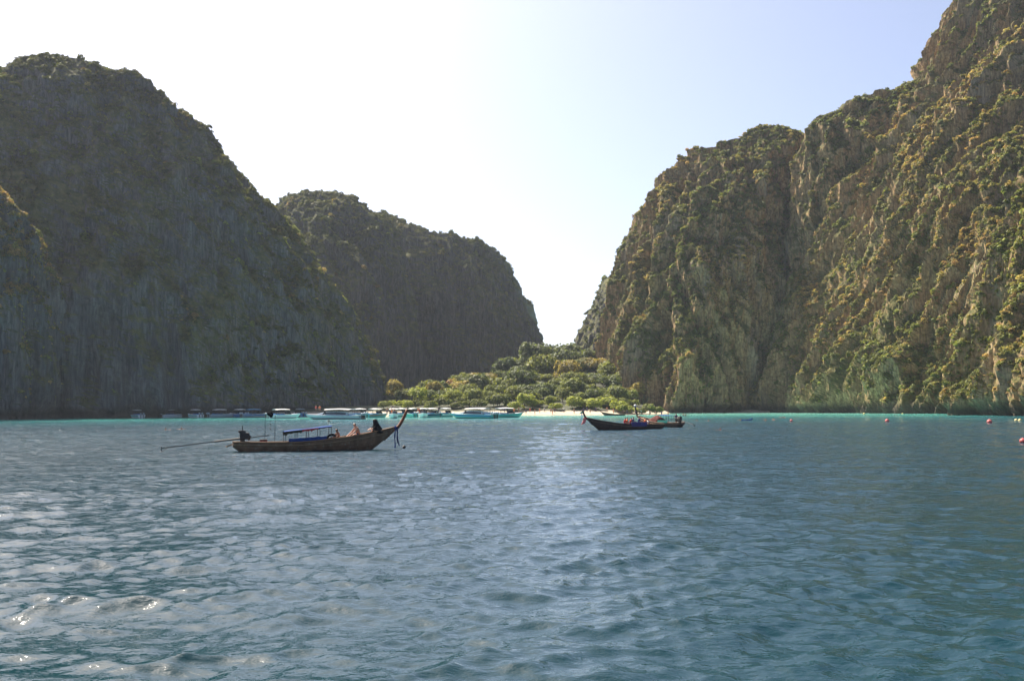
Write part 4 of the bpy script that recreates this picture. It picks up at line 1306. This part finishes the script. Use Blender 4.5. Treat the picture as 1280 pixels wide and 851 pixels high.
    # outboards
    for yy in ((-0.45, 0.45) if L < 12 else (-0.7, 0, 0.7)):
        ob = MB().loft([[(-0.55, yy - 0.12, 0.95), (-0.1, yy - 0.17, 0.95), (-0.1, yy + 0.17, 0.95), (-0.55, yy + 0.12, 0.95)], [(-0.62, yy - 0.17, 1.3), (-0.05, yy - 0.2, 1.3), (-0.05, yy + 0.2, 1.3), (-0.62, yy + 0.17, 1.3)], [(-0.5, yy - 0.1, 1.52), (-0.12, yy - 0.14, 1.55), (-0.12, yy + 0.14, 1.55), (-0.5, yy + 0.1, 1.52)]], closed=True, caps=True).build('outboard', M_greyhull, t, True)
        MB().box((-0.3, yy, 0.4), (0.22, 0.14, 1.1)).build('lower_unit', M_iron, ob)
    return t

def put_speedboat(t, L, px0, px1, py, bow):
    """stern and bow by picture columns; yaw chosen so that its length spans them"""
    pm = at_z((px0 + px1) / 2, py)
    span = (px1 - px0) / FPX * pm.y
    tilt = math.acos(min(0.999, span / (L * 1.03)))
    tilt = min(tilt, R(80))
    yaw = (math.pi - tilt * 0.98) if bow == 'L' else tilt * 0.98
    if bow == 'L':
        yaw = math.pi + tilt if bow == 'Lc' else math.pi - tilt
    t.rotation_euler = (0, 0, yaw)
    c = Vector((math.cos(yaw), math.sin(yaw), 0)) * (L * 0.48)
    t.location = (pm.x - c.x, pm.y - c.y, 0.0)

SB = [  # px0, px1, waterline row, bow, length, hull, stripe, roof, cabin, label
    (156, 182, 522.3, 'L', 8.5, M_white, M_teal, M_offwhite, False, 'white speedboat with teal stripe, first of the moored row under the big dome'),
    (177, 197, 521.8, 'R', 8.0, M_redhull, None, M_offwhite, False, 'red-brown hulled speedboat next to the first white one of the row'),
    (197, 212, 521.6, 'L', 8.5, M_greyhull, None, M_offwhite, False, 'small grey speedboat just past the red-brown one'),
    (206, 227, 521.9, 'R', 8.5, M_white, M_greyhull, M_offwhite, False, 'white speedboat with grey stripe alongside the small grey one'),
    (231, 255, 521.9, 'L', 8.5, M_white, M_teal, M_offwhite, False, 'lone white speedboat in a gap of the moored row, past the engine'),
    (264, 290, 521.7, 'R', 9.0, M_greyhull, None, M_offwhite, False, 'grey speedboat starting the tight cluster behind the engine'),
    (284, 312, 521.5, 'L', 9.0, M_bluehull, None, M_offwhite, False, 'blue-hulled speedboat in the tight cluster behind the engine'),
    (305, 334, 521.6, 'R', 9.5, M_greyhull, M_bluehull, M_skyblue, False, 'speedboat with a raised sky-blue awning behind the poles'),
    (338, 371, 522.8, 'R', 10.0, M_white, None, M_offwhite, False, 'bright white speedboat behind the blue canopy'),
    (364, 384, 520.8, 'L', 9.0, M_bluehull, None, M_greyhull, False, 'blue speedboat with grey roof behind the bright white one'),
    (380, 457, 524.0, 'L', 15.0, M_greyhull, M_white, M_offwhite, True, 'big grey and white cabin speedboat, longest of the moored row'),
    (440, 463, 521.8, 'R', 8.5, M_teal, M_white, M_offwhite, False, 'teal speedboat off the stern of the longest one'),
    (460, 482, 521.8, 'R', 8.5, M_teal, M_redhull, M_offwhite, False, 'teal speedboat behind the person in black'),
    (494, 513, 521.0, 'R', 8.5, M_teal, M_white, M_offwhite, False, 'white-roofed boat behind the raised brown prow'),
    (507, 522, 521.2, 'L', 8.0, M_teal, None, M_offwhite, False, 'teal boat just past the raised brown prow'),
    (530, 553, 521.3, 'R', 8.5, M_teal, M_navy, M_offwhite, False, 'teal boat with navy stripe beside the bow-on white boat'),
    (550, 567, 521.0, 'R', 8.0, M_teal, M_white, M_offwhite, False, 'small teal boat tucked behind the bow of the long turquoise one'),
    (563, 621, 523.0, 'L', 13.0, M_teal, M_bluehull, M_offwhite, True, 'long turquoise speedboat with blue stripe and dark windows near the beach'),
    (614, 653, 521.9, 'R', 10.5, M_teal, M_teal, M_offwhite, False, 'turquoise speedboat with white canopy nearest the bare sand'),
]
for px0, px1, py, bow, L, hm, sm_, rm, cab, lab in SB:
    t = speedboat(lab, L, hm, sm_, rm, cabin=cab)
    put_speedboat(t, L, px0, px1, py, bow)
# two seen end-on, crowded with people
for px, py, lab in ((487, 523.0, 'white boat seen end-on with people standing aboard, behind the dark prow ribbons'), (525, 522.2, 'white boat seen end-on with a few people, between teal boats')):
    t = speedboat(lab, 9.0, M_white, None, M_offwhite)
    p = at_z(px, py)
    t.rotation_euler = (0, 0, R(-84))
    t.location = (p.x, p.y + 8.6, 0)

# ------------------------------------------------------------------ bathers on and off the beach
PM = []
for i, (sk, tp, bt, pose) in enumerate([
        (M_skin, None, M_navy, stand_pose(0.1, 0.06)), (M_skin_tan, M_offwhite, M_black, stand_pose(0.2, 0.08, 1)), (M_skin, M_red, M_red, stand_pose(-0.15, 0.1)),
        (M_skin_tan, M_navy, M_navy, stand_pose(0.0, 0.15, 1, 1)), (M_skin, None, M_orange, stand_pose(-0.2, 0.1, 0, 0, 0.5)), (M_skin, M_black, M_black, stand_pose(0.12, 0.05))]):
    PM.append(person_mesh(pose, sk, tp, bt, M_hair, 1))
desc = ['shirtless bather in dark shorts', 'beachgoer in a white shirt', 'bather in red swimwear', 'beachgoer in dark clothes', 'shirtless bather in orange shorts', 'bather in black swimwear']
g = np.random.default_rng(19)
def shore_y(x): return 322 + 5.0 * math.sin(x / 23.0 + 1.0) + 0.10 * abs(x)
spots = [(657, 4), (662, 8), (668, 3), (674, 6), (680, 9), (688, 5), (690, 2), (693, 7), (704, 8), (717, 4), (729, 5), (733, 8), (737, 3), (744, 9), (758, 9), (766, 5), (771, 10), (778, 8), (783, 4), (786, 9), (789, 6), (793, 4), (796, 9), (801, 6), (806, 9), (812, 7), (818, 9), (826, 6), (834, 8), (648, 9), (642, 7), (560, 8), (548, 9), (522, 10), (484, 11), (490, 12), (630, 9)]
for px, t_ in spots:
    Y = 325.0
    for _ in range(6):
        x = (px - 640) / FPX * Y
        Y = shore_y(x) + t_
    i = int(g.integers(0, 6))
    where = 'on the sand between the boats and the dark prow' if px < 725 else 'on the sand beyond the dark longtail boats'
    if px < 640: where = 'on the beach behind the moored speedboats'
    person(PM[i], desc[i] + ' ' + where, 'people on the beach', (x, Y, gz(x, Y) - 0.02), float(g.uniform(0, 6.28)), float(g.uniform(0.93, 1.06)))
# people standing aboard the moored boats
for px, py, z, i, lab in ((383.5 + 11, 524, 2.45, 2, 'person sitting up on the roof of the longest speedboat, nearer its bow'), (399, 524, 2.45, 4, 'second person on the roof of the longest speedboat'),):
    p = at_z(px, py)
    o = person(me_sit_or if i == 4 else me_sit_red, lab, 'people aboard moored boats', (p.x, p.y + 0.6, z), R(10), 1.0)
for px, py, dy, i in ((482, 523, 3.0, 0), (485, 523, 5.0, 1), (488, 523, 2.6, 4), (491, 523, 4.2, 2), (523, 522.2, 3.0, 2), (526, 522.2, 4.5, 4)):
    p = at_z(px, py)
    person(PM[i], desc[i] + ' aboard the end-on white boat' + (' by the prow ribbons' if px < 500 else ' between teal boats'), 'people aboard moored boats', (p.x, p.y + dy, 0.95), R(0), 1.0)
# swimmers: head, shoulders and arms above the water
me_swim = person_mesh(stand_pose(0.1, 0.35, 0, 0, 1.6), M_skin_tan, None, M_navy, M_hair, 1)
for px, py, lab, dz in ((207, 537.2, 'swimmer with head above the glittering water, farther from the engine', -1.40), (227, 536.3, 'swimmer with head above the glittering water, nearer the engine', -1.40),
        (411, 527.5, 'swimmer with raised arms just above the blue canopy', -1.15), (871, 525.8, 'swimmer beyond the propeller of the dark longtail boat', -1.38), (886, 526.2, 'swimmer next to the one beyond the propeller', -1.38),
        (926, 525.6, 'swimmer beside the blue kayak float', -1.3), (957, 525.2, 'swimmer in the turquoise strip past the blue float', -1.3), (967, 525.0, 'second swimmer in the turquoise strip past the blue float', -1.3), (979, 522.2, 'swimmer farthest out under the fluted tower foot', -1.3),
        (901, 537.5, 'lone swimmer nearest the camera past the dark boats', -1.42), (854, 520.0, 'wader near the sand end beside the engine', -0.9), (857, 520.6, 'second wader near the sand end beside the engine', -0.9)):
    p = at_z(px, py)
    person(me_swim, lab, 'swimmers in the bay', (p.x, p.y, dz), float(g.uniform(0, 6.28)))

# ------------------------------------------------------------------ buoys and floats
def buoy(px, py, r, mat, label, name='buoy', group='buoys on the bay'):
    p = at_z(px, py)
    t = empty(name, (p.x, p.y, 0.0))
    t.rotation_euler = (R(float(g.uniform(-12, 12))), R(float(g.uniform(-12, 12))), 0)
    tag(t, label, 'buoy', group)
    MB().ball((0, 0, r * 0.45), (r, r, r * 0.94), 18, 12).build('float_ball', mat, t, True)
    MB().tube([(0, 0, r * 1.3), (0, 0, r * 1.62)], r * 0.16, 8).build('eye', mat, t, True)
    MB().tube([(r * 1.0 * math.cos(k * 0.5236), r * 1.0 * math.sin(k * 0.5236), r * 0.45) for k in range(13)], r * 0.07, 6, False).build('seam_ring', mat, t, True)
buoy(1109, 527.0, 0.32, M_buoy, 'faded red buoy between the two cliffs, smaller and nearest the middle')
buoy(1237, 528.5, 0.37, M_buoy, 'large red buoy floating below the tan buttress')
buoy(1278.5, 553, 0.22, M_buoy, 'red buoy cut off by the picture edge')
buoy(1270, 526.2, 0.26, M_buoy_y, 'yellowish float beside another, near the large red buoy')
buoy(1275, 526.2, 0.26, M_buoy_y, 'yellowish float nearest the picture edge')
buoy(1080, 517.6, 0.30, M_buoy_y, 'pale float close under the highest cliff')
buoy(1128, 517.4, 0.22, M_buoy_y, 'tiny pale float under the dark notch of the highest cliff')
buoy(505, 559.6, 0.12, M_iron, 'small black float just off the brown bow ribbons')
buoy(989, 526.5, 0.24, M_buoy, 'pinkish buoy past the swimmers, farthest from the picture edge')
# blue kayak float with a low curved hull
p = at_z(934, 525.6)
secs = []
for i in range(11):
    u = i / 10
    w = 0.34 * math.sin(math.pi * min(0.98, max(0.02, u))) ** 0.6
    z = 0.10 + 0.22 * (2 * u - 1) ** 2
    secs.append([(3.0 * u - 1.5, w * math.cos(a), z + 0.17 * math.sin(a)) for a in [k * math.pi / 4 for k in range(8)]])
kay = MB().loft(secs, closed=True, caps=True).build('kayak', M_blue, None, True)
kay.location = (p.x, p.y, 0.0); kay.rotation_euler = (0, R(-6), 0.3); kay.scale = (0.75, 0.75, 0.75)
tag(kay, 'small blue kayak floating off the fluted tower', 'kayak')
MB().box((0, 0, 0.27), (0.7, 0.36, 0.06)).build('seat', M_black, kay)

# ------------------------------------------------------------------ haze over the bay
hz = MB()
hb = 2600.0
hz.v = [(-hb, -hb, -8.5), (hb, -hb, -8.5), (hb, hb, -8.5), (-hb, hb, -8.5), (-hb, -hb, 215), (hb, -hb, 215), (hb, hb, 215), (-hb, hb, 215)]
hz.f = [(3, 2, 1, 0), (4, 5, 6, 7), (0, 1, 5, 4), (1, 2, 6, 5), (2, 3, 7, 6), (3, 0, 4, 7)]
mh = bpy.data.materials.new('haze_air')
mh.use_nodes = True
nt = mh.node_tree
nt.nodes.clear()
out = nt.nodes.new('ShaderNodeOutputMaterial')
pv = nt.nodes.new('ShaderNodeVolumePrincipled')
pv.inputs['Color'].default_value = (0.80, 0.87, 1.0, 1)
pv.inputs['Density'].default_value = 0.00007
pv.inputs['Anisotropy'].default_value = 0.35
nt.links.new(pv.outputs[0], out.inputs['Volume'])
o = hz.build('haze', mh)
tag(o, 'thin pale sea haze filling the bay', 'haze', kind='stuff')
